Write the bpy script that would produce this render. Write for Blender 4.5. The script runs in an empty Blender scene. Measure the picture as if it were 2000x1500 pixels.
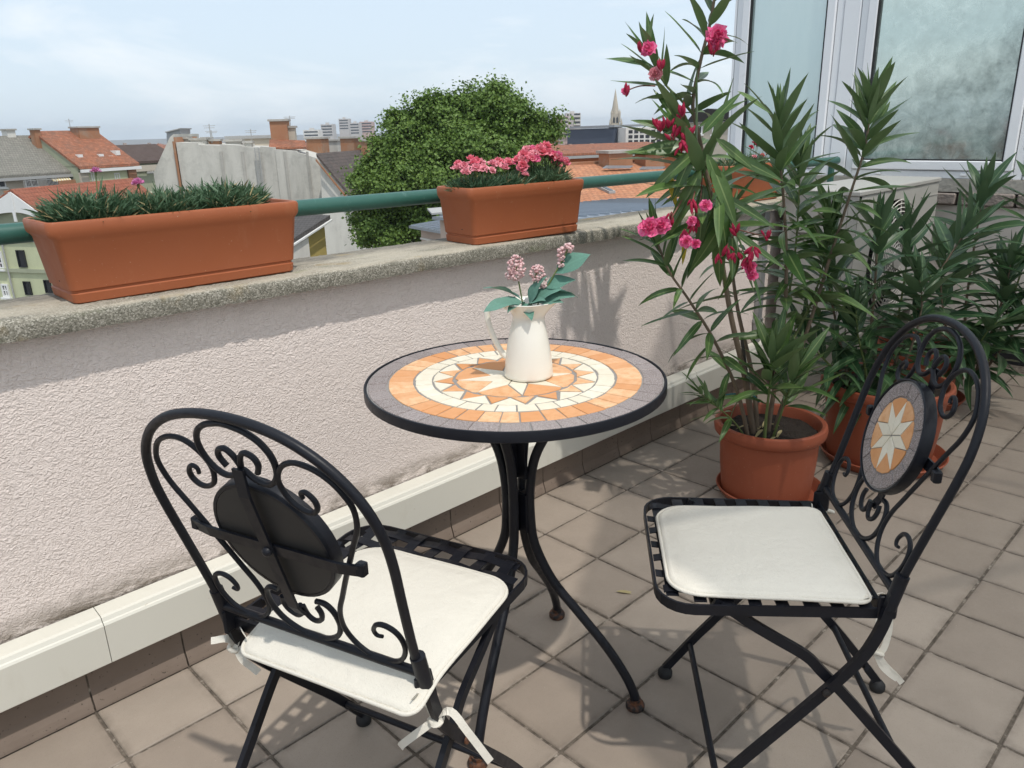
import bpy, math, random
from mathutils import Vector, Matrix, noise
random.seed(11)
R = math.radians
SC = bpy.context.scene
COL = SC.collection
# ------------------------------------------------------------------ camera
CR = ((0.7100983, -0.7036600, -0.0249591), (-0.2384658, -0.2069921, -0.9488353), (0.6624911, 0.6797182, -0.3147836))
CP = Vector((-1.569222, -1.672322, 1.211756)); CF = 1510.95
cam = bpy.data.cameras.new('camera'); camo = bpy.data.objects.new('camera', cam); COL.objects.link(camo)
cam.sensor_fit = 'HORIZONTAL'; cam.sensor_width = 36.0; cam.lens = CF / 2000 * 36
cam.clip_start = 0.02; cam.clip_end = 12000
cx, cy, cz = (Vector(r) for r in CR)
M = Matrix.Identity(4)
for i in range(3):
    M[i][0], M[i][1], M[i][2], M[i][3] = cx[i], -cy[i], -cz[i], CP[i]
camo.matrix_world = M
SC.camera = camo
# ------------------------------------------------------------------ light
SUN = Vector((-0.123, -0.465, 1.0)).normalized()
EL = math.asin(SUN.z)
w = bpy.data.worlds.new('World'); SC.world = w; w.use_nodes = True
nt = w.node_tree; nt.nodes.clear()
N = nt.nodes.new
out = N('ShaderNodeOutputWorld'); bg = N('ShaderNodeBackground'); sky = N('ShaderNodeTexSky')
sky.sky_type = 'NISHITA'; sky.sun_disc = False; sky.sun_elevation = EL
sky.sun_rotation = math.atan2(-SUN.x, SUN.y); sky.altitude = 120; sky.air_density = 1.0; sky.dust_density = 2.2; sky.ozone_density = 1.0
tc = N('ShaderNodeTexCoord'); mp = N('ShaderNodeMapping'); mp.inputs['Scale'].default_value = (1.0, 1.0, 4.2)
n1 = N('ShaderNodeTexNoise'); n1.inputs['Scale'].default_value = 2.3; n1.inputs['Detail'].default_value = 7; n1.inputs['Roughness'].default_value = 0.6; n1.inputs['Distortion'].default_value = 0.6
cr = N('ShaderNodeValToRGB'); cr.color_ramp.elements[0].position = 0.46; cr.color_ramp.elements[1].position = 0.74
cr.color_ramp.elements[0].color = (0, 0, 0, 1); cr.color_ramp.elements[1].color = (0.95, 0.95, 0.95, 1)
mx = N('ShaderNodeMix'); mx.data_type = 'RGBA'; mx.inputs['Factor'].default_value = 0.84; mx.inputs['B'].default_value = (3.3, 3.85, 4.38, 1)   # thin high haze
mx2 = N('ShaderNodeMix'); mx2.data_type = 'RGBA'; mx2.inputs['B'].default_value = (4.65, 4.8, 4.92, 1)                                             # streaky cloud
L = nt.links.new
L(tc.outputs['Generated'], mp.inputs['Vector']); L(mp.outputs['Vector'], n1.inputs['Vector']); L(n1.outputs['Fac'], cr.inputs['Fac'])
L(sky.outputs['Color'], mx.inputs['A']); L(cr.outputs['Color'], mx2.inputs['Factor']); L(mx.outputs['Result'], mx2.inputs['A']); L(mx2.outputs['Result'], bg.inputs['Color'])
bg.inputs['Strength'].default_value = 0.15
L(bg.outputs['Background'], out.inputs['Surface'])
sl = bpy.data.lights.new('sun', 'SUN'); sl.energy = 1.85; sl.angle = R(1.1); sl.color = (1.0, 0.955, 0.89)
so = bpy.data.objects.new('sun', sl); COL.objects.link(so); so.rotation_euler = SUN.to_track_quat('Z', 'Y').to_euler(); so.location = (0, -4, 12)
SC.view_settings.view_transform = 'Standard'; SC.view_settings.look = 'None'
SC.view_settings.exposure = 0.58; SC.view_settings.gamma = 1.0; SC.view_settings.use_curve_mapping = False
SC.render.engine = 'CYCLES'; SC.cycles.max_bounces = 6; SC.cycles.diffuse_bounces = 3; SC.cycles.glossy_bounces = 3
SC.cycles.transmission_bounces = 4; SC.cycles.transparent_max_bounces = 8; SC.cycles.caustics_reflective = False; SC.cycles.caustics_refractive = False

# ------------------------------------------------------------------ helpers
FW = Vector((cz.x, cz.y, 0)).normalized()
def ray(u, v):
    return cx * ((u - 1000) / CF) + cy * ((v - 750) / CF) + cz
def at(u, v, D):                      # point whose horizontal distance along the view is D
    d = ray(u, v); return CP + d * (D / d.dot(FW))
ROOT = {}
def tag(o, label=None, cat=None, group=None, kind=None):
    if label: o['label'] = label
    if cat: o['category'] = cat
    if group: o['group'] = group
    if kind: o['kind'] = kind
    return o
def thing(name, loc=(0, 0, 0), rz=0, label=None, cat=None, group=None):
    o = bpy.data.objects.new(name, None); COL.objects.link(o); o.empty_display_size = 0.1
    o.location = loc; o.rotation_euler = (0, 0, rz)
    ROOT[o] = Matrix.Translation(Vector(loc)) @ Matrix.Rotation(rz, 4, 'Z')
    return tag(o, label, cat, group)
def put(name, me, parent=None, mat=None, mw=None):
    """link an object; with mw given (world matrix) place it under its parent there"""
    o = bpy.data.objects.new(name, me); COL.objects.link(o)
    if mat is not None and not me.materials: me.materials.append(mat)
    if parent is not None:
        o.parent = parent
        ROOT[o] = ROOT.get(parent, Matrix.Identity(4))
        if mw is not None: o.matrix_local = ROOT[o].inverted() @ mw
    elif mw is not None: o.matrix_world = mw
    return o
class MB:
    def __init__(s): s.v = []; s.f = []; s.uv = None
    def add(s, vs, fs):
        b = len(s.v); s.v += [Vector(p) for p in vs]; s.f += [tuple(i + b for i in q) for q in fs]; return s
    def box(s, a, b, m=None):
        x0, y0, z0 = a; x1, y1, z1 = b
        vs = [(x0, y0, z0), (x1, y0, z0), (x1, y1, z0), (x0, y1, z0), (x0, y0, z1), (x1, y0, z1), (x1, y1, z1), (x0, y1, z1)]
        if m is not None: vs = [m @ Vector(p) for p in vs]
        return s.add(vs, [(0, 3, 2, 1), (4, 5, 6, 7), (0, 1, 5, 4), (1, 2, 6, 5), (2, 3, 7, 6), (3, 0, 4, 7)])
    def bbox(s, a, b, r=0.003, m=None):          # box with chamfered edges
        x0, y0, z0 = a; x1, y1, z1 = b
        vs = []
        for z, k in ((z0, r), (z0 + r, 0), (z1 - r, 0), (z1, r)):
            for (px, py, sx, sy) in ((x0, y0, 1, 1), (x1, y0, -1, 1), (x1, y1, -1, -1), (x0, y1, 1, -1)):
                q = k
                vs.append((px + sx * (q + r), py + sy * q, z)); vs.append((px + sx * q, py + sy * (q + r), z))
        order = [1, 0, 2, 3, 5, 4, 6, 7]   # go round
        ring = lambda t: [t * 8 + i for i in (0, 2, 3, 5, 4, 6, 7, 1)]
        ring = lambda t: [t * 8 + i for i in (1, 0, 2, 3, 5, 4, 6, 7)]
        fs = [tuple(reversed(ring(0))), tuple(ring(3))]
        for t in range(3):
            a_, b_ = ring(t), ring(t + 1)
            for i in range(8): j = (i + 1) % 8; fs.append((a_[i], a_[j], b_[j], b_[i]))
        if m is not None: vs = [m @ Vector(p) for p in vs]
        return s.add(vs, fs)
    def tube(s, pts, r, n=8, cap=True, closed=False, flat=None):
        pts = [Vector(p) for p in pts]; k = len(pts)
        rs = r if isinstance(r, (list, tuple)) else [r] * k
        rings = []; up = None
        for i in range(k):
            a = pts[(i - 1) % k] if (i > 0 or closed) else pts[i]; b = pts[(i + 1) % k] if (i < k - 1 or closed) else pts[i]
            t = (b - a).normalized()
            if up is None:
                up = t.orthogonal().normalized()
                if flat is not None: up = (Vector(flat) - t * t.dot(Vector(flat))).normalized()
            up = (up - t * up.dot(t))
            up = up.normalized() if up.length > 1e-8 else t.orthogonal().normalized()
            sd = t.cross(up)
            rings.append([pts[i] + (up * math.cos(2 * math.pi * j / n) + sd * math.sin(2 * math.pi * j / n)) * rs[i] for j in range(n)])
        vs = [p for q in rings for p in q]; fs = []
        for i in range(k if closed else k - 1):
            a = i * n; b = ((i + 1) % k) * n
            for j in range(n): fs.append((a + j, a + (j + 1) % n, b + (j + 1) % n, b + j))
        if cap and not closed:
            fs.append(tuple(range(n - 1, -1, -1))); fs.append(tuple((k - 1) * n + j for j in range(n)))
        return s.add(vs, fs)
    def strip(s, pts, wdir, w, th):              # flat bar following pts, width along wdir
        pts = [Vector(p) for p in pts]; vs = []; k = len(pts)
        for i, p in enumerate(pts):
            t = (pts[min(i + 1, k - 1)] - pts[max(i - 1, 0)]).normalized(); wd = Vector(wdir); wd = (wd - t * t.dot(wd)).normalized()
            nn = t.cross(wd)
            vs += [p + wd * w / 2 + nn * th / 2, p - wd * w / 2 + nn * th / 2, p - wd * w / 2 - nn * th / 2, p + wd * w / 2 - nn * th / 2]
        fs = [(0, 1, 2, 3), tuple(4 * (k - 1) + j for j in (3, 2, 1, 0))]
        for i in range(k - 1):
            for j in range(4): fs.append((4 * i + j, 4 * i + 4 + j, 4 * i + 4 + (j + 1) % 4, 4 * i + (j + 1) % 4))
        return s.add(vs, fs)
    def lathe(s, prof, n=32, c=(0, 0, 0), fn=None, closed=False):
        c = Vector(c); vs = []
        for r_, z in prof:
            for j in range(n):
                a = 2 * math.pi * j / n; rr = r_ if fn is None else fn(r_, z, a)
                vs.append(c + Vector((rr * math.cos(a), rr * math.sin(a), z)))
        fs = []; k = len(prof)
        for i in range(k - 1):
            for j in range(n): fs.append((i * n + j, i * n + (j + 1) % n, (i + 1) * n + (j + 1) % n, (i + 1) * n + j))
        if not closed:
            fs.append(tuple(range(n - 1, -1, -1))); fs.append(tuple((k - 1) * n + j for j in range(n)))
        return s.add(vs, fs)
    def prism(s, poly, d):                       # planar polygon (3D points) pushed by vector d
        k = len(poly); d = Vector(d); vs = [Vector(p) for p in poly] + [Vector(p) + d for p in poly]
        fs = [tuple(range(k - 1, -1, -1)), tuple(range(k, 2 * k))] + [(i, (i + 1) % k, k + (i + 1) % k, k + i) for i in range(k)]
        return s.add(vs, fs)
    def mesh(s, name, mat=None, smooth=False, inv=None):
        me = bpy.data.meshes.new(name)
        vs = [inv @ p for p in s.v] if inv is not None else s.v
        me.from_pydata([tuple(p) for p in vs], [], s.f); me.update()
        if smooth:
            me.polygons.foreach_set('use_smooth', [True] * len(me.polygons))
            me.set_sharp_from_angle(angle=R(38 if smooth is True else smooth))
        if mat: me.materials.append(mat)
        return me
    def build(s, name, mat, parent=None, smooth=False, world=True, kind=None):
        inv = ROOT[parent].inverted() if (parent is not None and world) else None
        import bmesh
        me = s.mesh(name, mat, False, inv)
        bm = bmesh.new(); bm.from_mesh(me); bmesh.ops.recalc_face_normals(bm, faces=bm.faces); bm.to_mesh(me); bm.free()
        if smooth:
            me.polygons.foreach_set('use_smooth', [True] * len(me.polygons)); me.set_sharp_from_angle(angle=R(38 if smooth is True else smooth))
        o = put(name, me, parent)
        if kind: o['kind'] = kind
        return o
def catmull(P, n=6, closed=False):
    P = [Vector(p) for p in P]; k = len(P); out_ = []
    for i in range(k if closed else k - 1):
        g = (lambda j: P[j % k]) if closed else (lambda j: P[max(0, min(k - 1, j))])
        a, b, c, d = g(i - 1), g(i), g(i + 1), g(i + 2)
        for q in range(n):
            t = q / n
            out_.append(0.5 * ((2 * b) + (c - a) * t + (2 * a - 5 * b + 4 * c - d) * t * t + (3 * b - a - 3 * c + d) * t ** 3))
    if not closed: out_.append(P[-1])
    return out_
def rnd(a, b): return random.uniform(a, b)

# ------------------------------------------------------------------ materials
MATS = {}
class MT:
    """small node-graph builder"""
    def __init__(s, name, rough=0.6, metal=0.0, spec=0.5, coord='Object'):
        s.m = bpy.data.materials.new(name); s.m.use_nodes = True; s.t = s.m.node_tree; s.b = s.t.nodes['Principled BSDF']
        s.b.inputs['Roughness'].default_value = rough; s.b.inputs['Metallic'].default_value = metal; s.b.inputs['Specular IOR Level'].default_value = spec
        s.tc = s.n('ShaderNodeTexCoord'); s.co = s.tc.outputs[coord]; MATS[name] = s.m
    def n(s, t, **k):
        x = s.t.nodes.new(t)
        for a, b in k.items():
            if a in x.inputs: x.inputs[a].default_value = b
            else: setattr(x, a, b)
        return x
    def l(s, a, b): s.t.links.new(a, b); return s
    def mapping(s, scale=(1, 1, 1), co=None, rot=(0, 0, 0)):
        x = s.n('ShaderNodeMapping'); x.inputs['Scale'].default_value = scale; x.inputs['Rotation'].default_value = rot
        s.l(co or s.co, x.inputs['Vector']); return x.outputs['Vector']
    def noise(s, scale, detail=4, rough=0.55, dist=0.0, co=None):
        x = s.n('ShaderNodeTexNoise'); x.inputs['Scale'].default_value = scale; x.inputs['Detail'].default_value = detail
        x.inputs['Roughness'].default_value = rough; x.inputs['Distortion'].default_value = dist; s.l(co or s.co, x.inputs['Vector']); return x.outputs['Fac']
    def voro(s, scale, feature='F1', co=None, out='Distance'):
        x = s.n('ShaderNodeTexVoronoi'); x.feature = feature; x.inputs['Scale'].default_value = scale; s.l(co or s.co, x.inputs['Vector']); return x.outputs[out]
    def ramp(s, fac, stops, interp='LINEAR'):
        x = s.n('ShaderNodeValToRGB'); e = x.color_ramp.elements; x.color_ramp.interpolation = interp
        while len(e) < len(stops): e.new(0.5)
        for q, (p, c) in zip(e, stops): q.position = p; q.color = (c[0], c[1], c[2], 1) if isinstance(c, (tuple, list)) else (c, c, c, 1)
        s.l(fac, x.inputs['Fac']); return x.outputs['Color']
    def mix(s, fac, a, b, mode='MIX'):
        x = s.n('ShaderNodeMix'); x.data_type = 'RGBA'; x.blend_type = mode
        for k, q in (('Factor', fac), ('A', a), ('B', b)):
            if hasattr(q, 'node'): s.l(q, x.inputs[k])
            elif k == 'Factor': x.inputs[k].default_value = q
            else: x.inputs[k].default_value = (q[0], q[1], q[2], 1)
        return x.outputs['Result']
    def math(s, op, a, b=0.0, clamp=False):
        x = s.n('ShaderNodeMath'); x.operation = op; x.use_clamp = clamp
        for i, q in enumerate((a, b)):
            if hasattr(q, 'node'): s.l(q, x.inputs[i])
            else: x.inputs[i].default_value = q
        return x.outputs[0]
    def rand(s): return s.n('ShaderNodeObjectInfo').outputs['Random']
    def sep(s, co=None):
        x = s.n('ShaderNodeSeparateXYZ'); s.l(co or s.co, x.inputs[0]); return x.outputs
    def pos(s): return s.n('ShaderNodeNewGeometry').outputs['Position']
    def bump(s, h, strength=0.5, dist=0.01):
        x = s.n('ShaderNodeBump'); x.inputs['Strength'].default_value = strength; x.inputs['Distance'].default_value = dist
        s.l(h, x.inputs['Height']); s.l(x.outputs['Normal'], s.b.inputs['Normal']); return s
    def col(s, c):
        if hasattr(c, 'node'): s.l(c, s.b.inputs['Base Color'])
        else: s.b.inputs['Base Color'].default_value = (c[0], c[1], c[2], 1)
        return s
    def rgh(s, c): s.l(c, s.b.inputs['Roughness']); return s
def simple(name, c, rough=0.6, metal=0.0, var=0.15, scale=8.0, bump=0.0, bscale=60, spec=0.5, bdist=0.003):
    m = MT(name, rough, metal, spec)
    k = m.noise(scale, 5)
    m.col(m.mix(k, [q * (1 - var) for q in c], [min(1, q * (1 + var)) for q in c]))
    if bump: m.bump(m.noise(bscale, 3), bump, bdist)
    return m.m
def c255(r, g, b):
    f = lambda x: ((x / 255 + 0.055) / 1.055) ** 2.4 if x > 10 else x / 255 / 12.92
    return (f(r), f(g), f(b))

# floor tile
m = MT('floor_tile', 0.55, spec=0.35)
p = m.pos(); k1 = m.noise(9, 6, 0.6, co=p); k2 = m.noise(90, 3, 0.7, co=p); k3 = m.noise(420, 2, 0.6, co=p)
base = m.mix(m.rand(), (0.285, 0.234, 0.188), (0.385, 0.324, 0.265))
c = m.mix(m.ramp(k1, [(0.32, 0.0), (0.72, 1.0)]), m.mix(1.0, base, (0.88, 0.88, 0.88), 'MULTIPLY'), base)
c = m.mix(m.ramp(k3, [(0.58, 0.0), (0.72, 0.35)]), c, (0.16, 0.12, 0.10))
c = m.mix(m.ramp(m.noise(3.3, 7, 0.7, 0.5, co=p), [(0.60, 0.0), (0.80, 0.30)]), c, (0.20, 0.165, 0.135))
ob = m.sep(); ed = m.math('MAXIMUM', m.math('ABSOLUTE', ob[0]), m.math('ABSOLUTE', ob[1]))
c = m.mix(m.math('MULTIPLY', m.ramp(ed, [(0.082, 0.0), (0.1015, 0.6)]), m.ramp(m.noise(22, 5, 0.7, co=p), [(0.38, 0.1), (0.62, 1.0)])), c, (0.15, 0.12, 0.095))
c = m.mix(m.ramp(m.noise(240, 2, 0.5, co=p), [(0.755, 0.0), (0.775, 0.7)]), c, (0.62, 0.56, 0.48))
m.col(c); m.rgh(m.ramp(k2, [(0.3, 0.45), (0.7, 0.65)])); m.bump(k2, 0.12, 0.002)
m = MT('grout', 0.9, spec=0.2); p = m.pos(); k = m.noise(38, 5, 0.7, co=p)
m.col(m.ramp(k, [(0.32, (0.055, 0.045, 0.036)), (0.56, (0.15, 0.125, 0.10)), (0.70, (0.42, 0.37, 0.31))])); m.bump(m.noise(300, 2, co=p), 0.4, 0.002)
# skirting
m = MT('skirting', 0.5, spec=0.4); p = m.pos(); k = m.noise(14, 5, co=p)
c = m.mix(k, (0.165, 0.125, 0.098), (0.235, 0.185, 0.148)); c = m.mix(m.ramp(m.noise(120, 2, co=p), [(0.66, 0), (0.74, 1)]), c, (0.05, 0.04, 0.03)); m.col(c)
# stucco
m = MT('stucco', 0.9, spec=0.15); p = m.pos()
mp_ = m.mapping((1, 1, 1.15), p)
v1 = m.noise(100, 2, 0.5, 1.5, co=mp_); v2 = m.noise(44, 3, 0.6, 0.4, co=mp_); v3 = m.noise(290, 2, 0.5, 0.6, co=mp_)
h = m.math('ADD', m.math('MULTIPLY', v1, 0.8), m.math('ADD', m.math('MULTIPLY', v2, 0.25), m.math('MULTIPLY', v3, 0.25)))
base = m.mix(m.noise(3.0, 5, co=p), (0.77, 0.675, 0.62), (0.84, 0.745, 0.69))
sp = m.sep(p); zz = sp[2]
stn = m.math('MULTIPLY', m.ramp(zz, [(0.235, 1.0), (0.30, 0.0)]), m.ramp(m.noise(26, 6, 0.75, 0.4, co=m.mapping((0.35, 1, 1), p)), [(0.38, 0.0), (0.60, 1.0)]))
base = m.mix(stn, base, (0.13, 0.105, 0.075))
top_dark = m.math('MULTIPLY', m.ramp(zz, [(0.74, 0.0), (0.86, 0.10)]), m.ramp(m.noise(5, 5, 0.7, co=m.mapping((2.2, 1, 0.5), p)), [(0.40, 0.0), (0.70, 1.0)]))  # darker in patches towards the top of the wall
base = m.mix(top_dark, base, (0.30, 0.235, 0.20)); base = m.mix(m.ramp(m.noise(3.6, 6, 0.7, 0.3, co=m.mapping((2.4, 1, 0.22), p)), [(0.56, 0.0), (0.76, 0.14)]), base, (0.46, 0.38, 0.31))
base = m.mix(m.ramp(v1, [(0.36, 0.18), (0.50, 0.0)]), base, (0.50, 0.42, 0.37))
m.col(base); m.bump(h, 0.95, 0.0062)
# concrete coping with lichen
m = MT('coping', 0.95, spec=0.15); p = m.pos()
vc = m.n('ShaderNodeTexVoronoi'); vc.inputs['Scale'].default_value = 390; m.l(p, vc.inputs['Vector'])
sp1 = m.sep(vc.outputs['Color'])[0]
base = m.ramp(sp1, [(0.0, (0.12, 0.114, 0.092)), (0.30, (0.185, 0.175, 0.140)), (0.70, (0.27, 0.253, 0.208)), (1.0, (0.44, 0.415, 0.355))])
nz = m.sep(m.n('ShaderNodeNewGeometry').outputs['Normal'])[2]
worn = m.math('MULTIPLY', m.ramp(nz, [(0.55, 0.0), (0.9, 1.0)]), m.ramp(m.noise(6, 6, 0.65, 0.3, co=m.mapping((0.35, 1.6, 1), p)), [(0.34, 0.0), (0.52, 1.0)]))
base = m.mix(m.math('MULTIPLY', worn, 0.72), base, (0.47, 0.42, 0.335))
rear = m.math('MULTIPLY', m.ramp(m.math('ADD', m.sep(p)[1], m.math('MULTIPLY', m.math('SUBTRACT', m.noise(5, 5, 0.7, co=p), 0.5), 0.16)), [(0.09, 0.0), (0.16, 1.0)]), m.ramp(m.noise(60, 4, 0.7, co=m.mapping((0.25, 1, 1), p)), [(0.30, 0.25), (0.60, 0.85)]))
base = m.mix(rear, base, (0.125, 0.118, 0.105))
base = m.mix(m.ramp(m.noise(9, 6, 0.7, 0.2, co=m.mapping((0.5, 1, 1), p)), [(0.54, 0.0), (0.72, 0.62)]), base, (0.075, 0.075, 0.055))
base = m.mix(m.ramp(m.noise(4.2, 5, 0.6, co=m.mapping((1.3, 2, 1), p)), [(0.62, 0.0), (0.74, 0.55)]), base, (0.30, 0.20, 0.055))
base = m.mix(m.ramp(m.noise(7.3, 5, 0.6, co=m.mapping((1.0, 2, 2), p)), [(0.60, 0.0), (0.74, 0.45)]), base, (0.16, 0.19, 0.075))
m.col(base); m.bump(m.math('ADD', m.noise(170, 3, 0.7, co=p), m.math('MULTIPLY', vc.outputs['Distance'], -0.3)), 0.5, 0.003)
# painted duct
m = MT('duct', 0.38, spec=0.5); p = m.pos(); k = m.noise(2.5, 5, co=p)
c = m.mix(k, (0.62, 0.60, 0.525), (0.69, 0.67, 0.59)); c = m.mix(m.ramp(m.noise(60, 3, 0.6, co=p), [(0.70, 0.0), (0.76, 0.6)]), c, (0.42, 0.36, 0.27))
c = m.mix(m.ramp(m.noise(7, 6, 0.7, 0.6, co=m.mapping((1, 1, 0.4), p)), [(0.60, 0), (0.75, 0.28)]), c, (0.50, 0.45, 0.36)); m.col(c)
# terracotta plastic planters
for nm, ca, cb in (('terracotta', (0.315, 0.092, 0.036), (0.355, 0.108, 0.044)), ('terracotta_pot', (0.26, 0.066, 0.032), (0.305, 0.082, 0.040))):
    m = MT(nm, 0.5, spec=0.35); p = m.pos(); c = m.mix(m.noise(7, 5, co=p), ca, cb)
    c = m.mix(m.ramp(m.noise(24, 5, 0.7, co=m.mapping((1, 1, 0.35), p)), [(0.60, 0), (0.78, 0.22)]), c, (0.46, 0.22, 0.12))
    c = m.mix(m.ramp(m.noise(170, 2, 0.6, co=p), [(0.71, 0), (0.76, 0.5)]), c, (0.58, 0.42, 0.30))
    m.col(c); m.rgh(m.ramp(m.noise(16, 4, co=p), [(0.3, 0.42), (0.7, 0.6)])); m.bump(m.noise(240, 2, co=p), 0.08, 0.001)
simple('soil', (0.028, 0.02, 0.014), 0.95, 0, 0.5, 60, 1.0, 140, bdist=0.01)
m = MT('rail_green', 0.38, spec=0.5); p = m.pos(); c = m.mix(m.noise(9, 6, 0.7, co=p), (0.022, 0.092, 0.070), (0.036, 0.125, 0.098))
c = m.mix(m.ramp(m.noise(34, 5, 0.75, 0.5, co=p), [(0.62, 0), (0.76, 0.7)]), c, (0.16, 0.28, 0.25)); m.col(c); m.bump(m.noise(90, 3, co=p), 0.12, 0.002)
m = MT('iron', 0.44, spec=0.28); p = m.pos(); c = m.mix(m.noise(30, 4, co=p), (0.0055, 0.006, 0.009), (0.011, 0.012, 0.017)); m.col(c); m.rgh(m.ramp(m.noise(60, 4, co=p), [(0.3, 0.34), (0.7, 0.52)])); m.bump(m.noise(220, 2, co=p), 0.10, 0.001)
m = MT('rusty_foot', 0.6); p = m.pos(); m.col(m.ramp(m.noise(70, 4, co=p), [(0.42, (0.014, 0.012, 0.012)), (0.62, (0.13, 0.05, 0.022))]))
simple('disc_back', (0.022, 0.021, 0.02), 0.6, 0, 0.1, 20)
# mosaic
def mosaic(nm, a, b, d, sc, spk=None, rough=0.5):
    m = MT(nm, rough, spec=0.4); p = m.pos(); rr = m.rand()
    c = m.mix(rr, a, b); c = m.mix(m.ramp(m.noise(sc, 5, 0.7, co=p), [(0.40, 0.0), (0.70, 0.75)]), c, d)
    if spk:
        c = m.mix(m.ramp(m.noise(sc * 3.2, 3, 0.7, co=p), [(0.50, 0.0), (0.60, 0.9)]), c, spk)
    m.col(c); m.bump(m.noise(sc * 2, 3, co=p), 0.15, 0.001)
mosaic('stone_grey', (0.20, 0.160, 0.147), (0.30, 0.25, 0.235), (0.09, 0.068, 0.062), 190, (0.46, 0.41, 0.39))
mosaic('stone_orange', (0.62, 0.275, 0.105), (0.78, 0.50, 0.285), (0.58, 0.25, 0.085), 60)
mosaic('stone_cream', (0.70, 0.635, 0.50), (0.77, 0.71, 0.58), (0.66, 0.58, 0.44), 50)
simple('mosaic_grout', (0.25, 0.235, 0.22), 0.8, 0, 0.25, 80, 0.3, 300, bdist=0.001)
# cloth
m = MT('cushion_cloth', 0.85, spec=0.15); p = m.pos(); c = m.mix(m.noise(6, 4, co=p), (0.655, 0.615, 0.53), (0.72, 0.68, 0.595)); m.col(c)
m.bump(m.math('ADD', m.math('MULTIPLY', m.noise(16, 3, 0.5, 0.7, co=p), 4.0), m.noise(520, 2, co=p)), 0.55, 0.0024)
m.b.inputs['Sheen Weight'].default_value = 0.1
simple('enamel', (0.78, 0.755, 0.675), 0.16, 0, 0.03, 20, spec=0.55)
# plants
def leafmat(nm, a, b, rib, under=None, rough=0.36, trans=0.16, ribw=0.075):
    m = MT(nm, rough, spec=0.45); uv = m.tc.outputs['UV']; sx = m.sep(uv)
    d = m.math('ABSOLUTE', m.math('SUBTRACT', sx[0], 0.5))
    c = m.mix(m.rand(), a, b); c = m.mix(m.ramp(m.noise(26, 4, co=m.pos()), [(0.35, 0), (0.75, 0.5)]), c, [q * 0.62 for q in a]); c = m.mix(m.ramp(m.noise(150, 3, 0.7, co=m.pos()), [(0.50, 0), (0.66, 0.45 if rib is None else 0.15)]), c, [min(1, q * 2.0 + .03) for q in a])
    if rib: c = m.mix(m.ramp(d, [(0.0, 0.85), (ribw, 0.0)]), c, rib)
    if under:
        bf = m.n('ShaderNodeNewGeometry').outputs['Backfacing']; c = m.mix(bf, c, under)
    m.col(c)
    tr = m.n('ShaderNodeBsdfTranslucent'); m.l(c, tr.inputs['Color']); ms = m.n('ShaderNodeMixShader'); ms.inputs[0].default_value = trans
    m.l(m.b.outputs[0], ms.inputs[1]); m.l(tr.outputs[0], ms.inputs[2]); m.l(ms.outputs[0], m.t.nodes['Material Output'].inputs['Surface'])
    return m.m
leafmat('oleander_leaf', (0.050, 0.112, 0.028), (0.108, 0.185, 0.048), (0.26, 0.34, 0.13), (0.13, 0.20, 0.085))
leafmat('oleander_leaf_dark', (0.036, 0.092, 0.036), (0.075, 0.142, 0.052), (0.20, 0.28, 0.13), (0.09, 0.15, 0.075))
leafmat('oleander_leaf_yellow', (0.46, 0.36, 0.035), (0.50, 0.42, 0.06), None)
leafmat('carnation_leaf', (0.062, 0.125, 0.062), (0.11, 0.18, 0.092), None, rough=0.55)
leafmat('silk_leaf', (0.095, 0.225, 0.17), (0.14, 0.275, 0.215), (0.11, 0.25, 0.19), rough=0.75, trans=0.1)
leafmat('tree_leaf', (0.048, 0.105, 0.018), (0.10, 0.185, 0.034), None, rough=0.5, trans=0.25)
simple('stem_green', (0.12, 0.16, 0.05), 0.6, 0, 0.3, 30)
simple('stem_brown', (0.17, 0.125, 0.085), 0.8, 0, 0.3, 25, 0.4, 90)
simple('stem_red', (0.20, 0.085, 0.06), 0.6, 0, 0.3, 30)
simple('bark', (0.10, 0.075, 0.055), 0.9, 0, 0.4, 3, 0.6, 9, bdist=0.05)
def petal(nm, a, b, d):
    m = MT(nm, 0.6, spec=0.2); c = m.mix(m.rand(), a, b); c = m.mix(m.ramp(m.noise(140, 4, co=m.pos()), [(0.40, 0), (0.70, 0.8)]), c, d); m.col(c)
    tr = m.n('ShaderNodeBsdfTranslucent'); m.l(c, tr.inputs['Color']); ms = m.n('ShaderNodeMixShader'); ms.inputs[0].default_value = 0.25
    m.l(m.b.outputs[0], ms.inputs[1]); m.l(tr.outputs[0], ms.inputs[2]); m.l(ms.outputs[0], m.t.nodes['Material Output'].inputs['Surface'])
petal('petal_hot', (0.86, 0.085, 0.28), (0.90, 0.15, 0.38), (0.92, 0.38, 0.55))
petal('petal_coral', (0.82, 0.14, 0.20), (0.84, 0.21, 0.30), (0.86, 0.40, 0.46))
petal('petal_light', (0.84, 0.38, 0.44), (0.86, 0.46, 0.50), (0.80, 0.20, 0.28))
petal('petal_red', (0.45, 0.012, 0.05), (0.55, 0.025, 0.08), (0.65, 0.12, 0.18))
petal('petal_salmon', (0.78, 0.24, 0.22), (0.80, 0.30, 0.28), (0.70, 0.10, 0.12))
petal('bud_red', (0.42, 0.022, 0.065), (0.55, 0.04, 0.11), (0.26, 0.015, 0.035))
petal('petal_mauve', (0.55, 0.13, 0.34), (0.60, 0.18, 0.40), (0.68, 0.36, 0.52))
petal('silk_pink', (0.78, 0.47, 0.47), (0.82, 0.56, 0.56), (0.86, 0.74, 0.70))
simple('cane', (0.05, 0.045, 0.04), 0.7)
simple('tie_teal', (0.02, 0.16, 0.17), 0.5)
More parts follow.
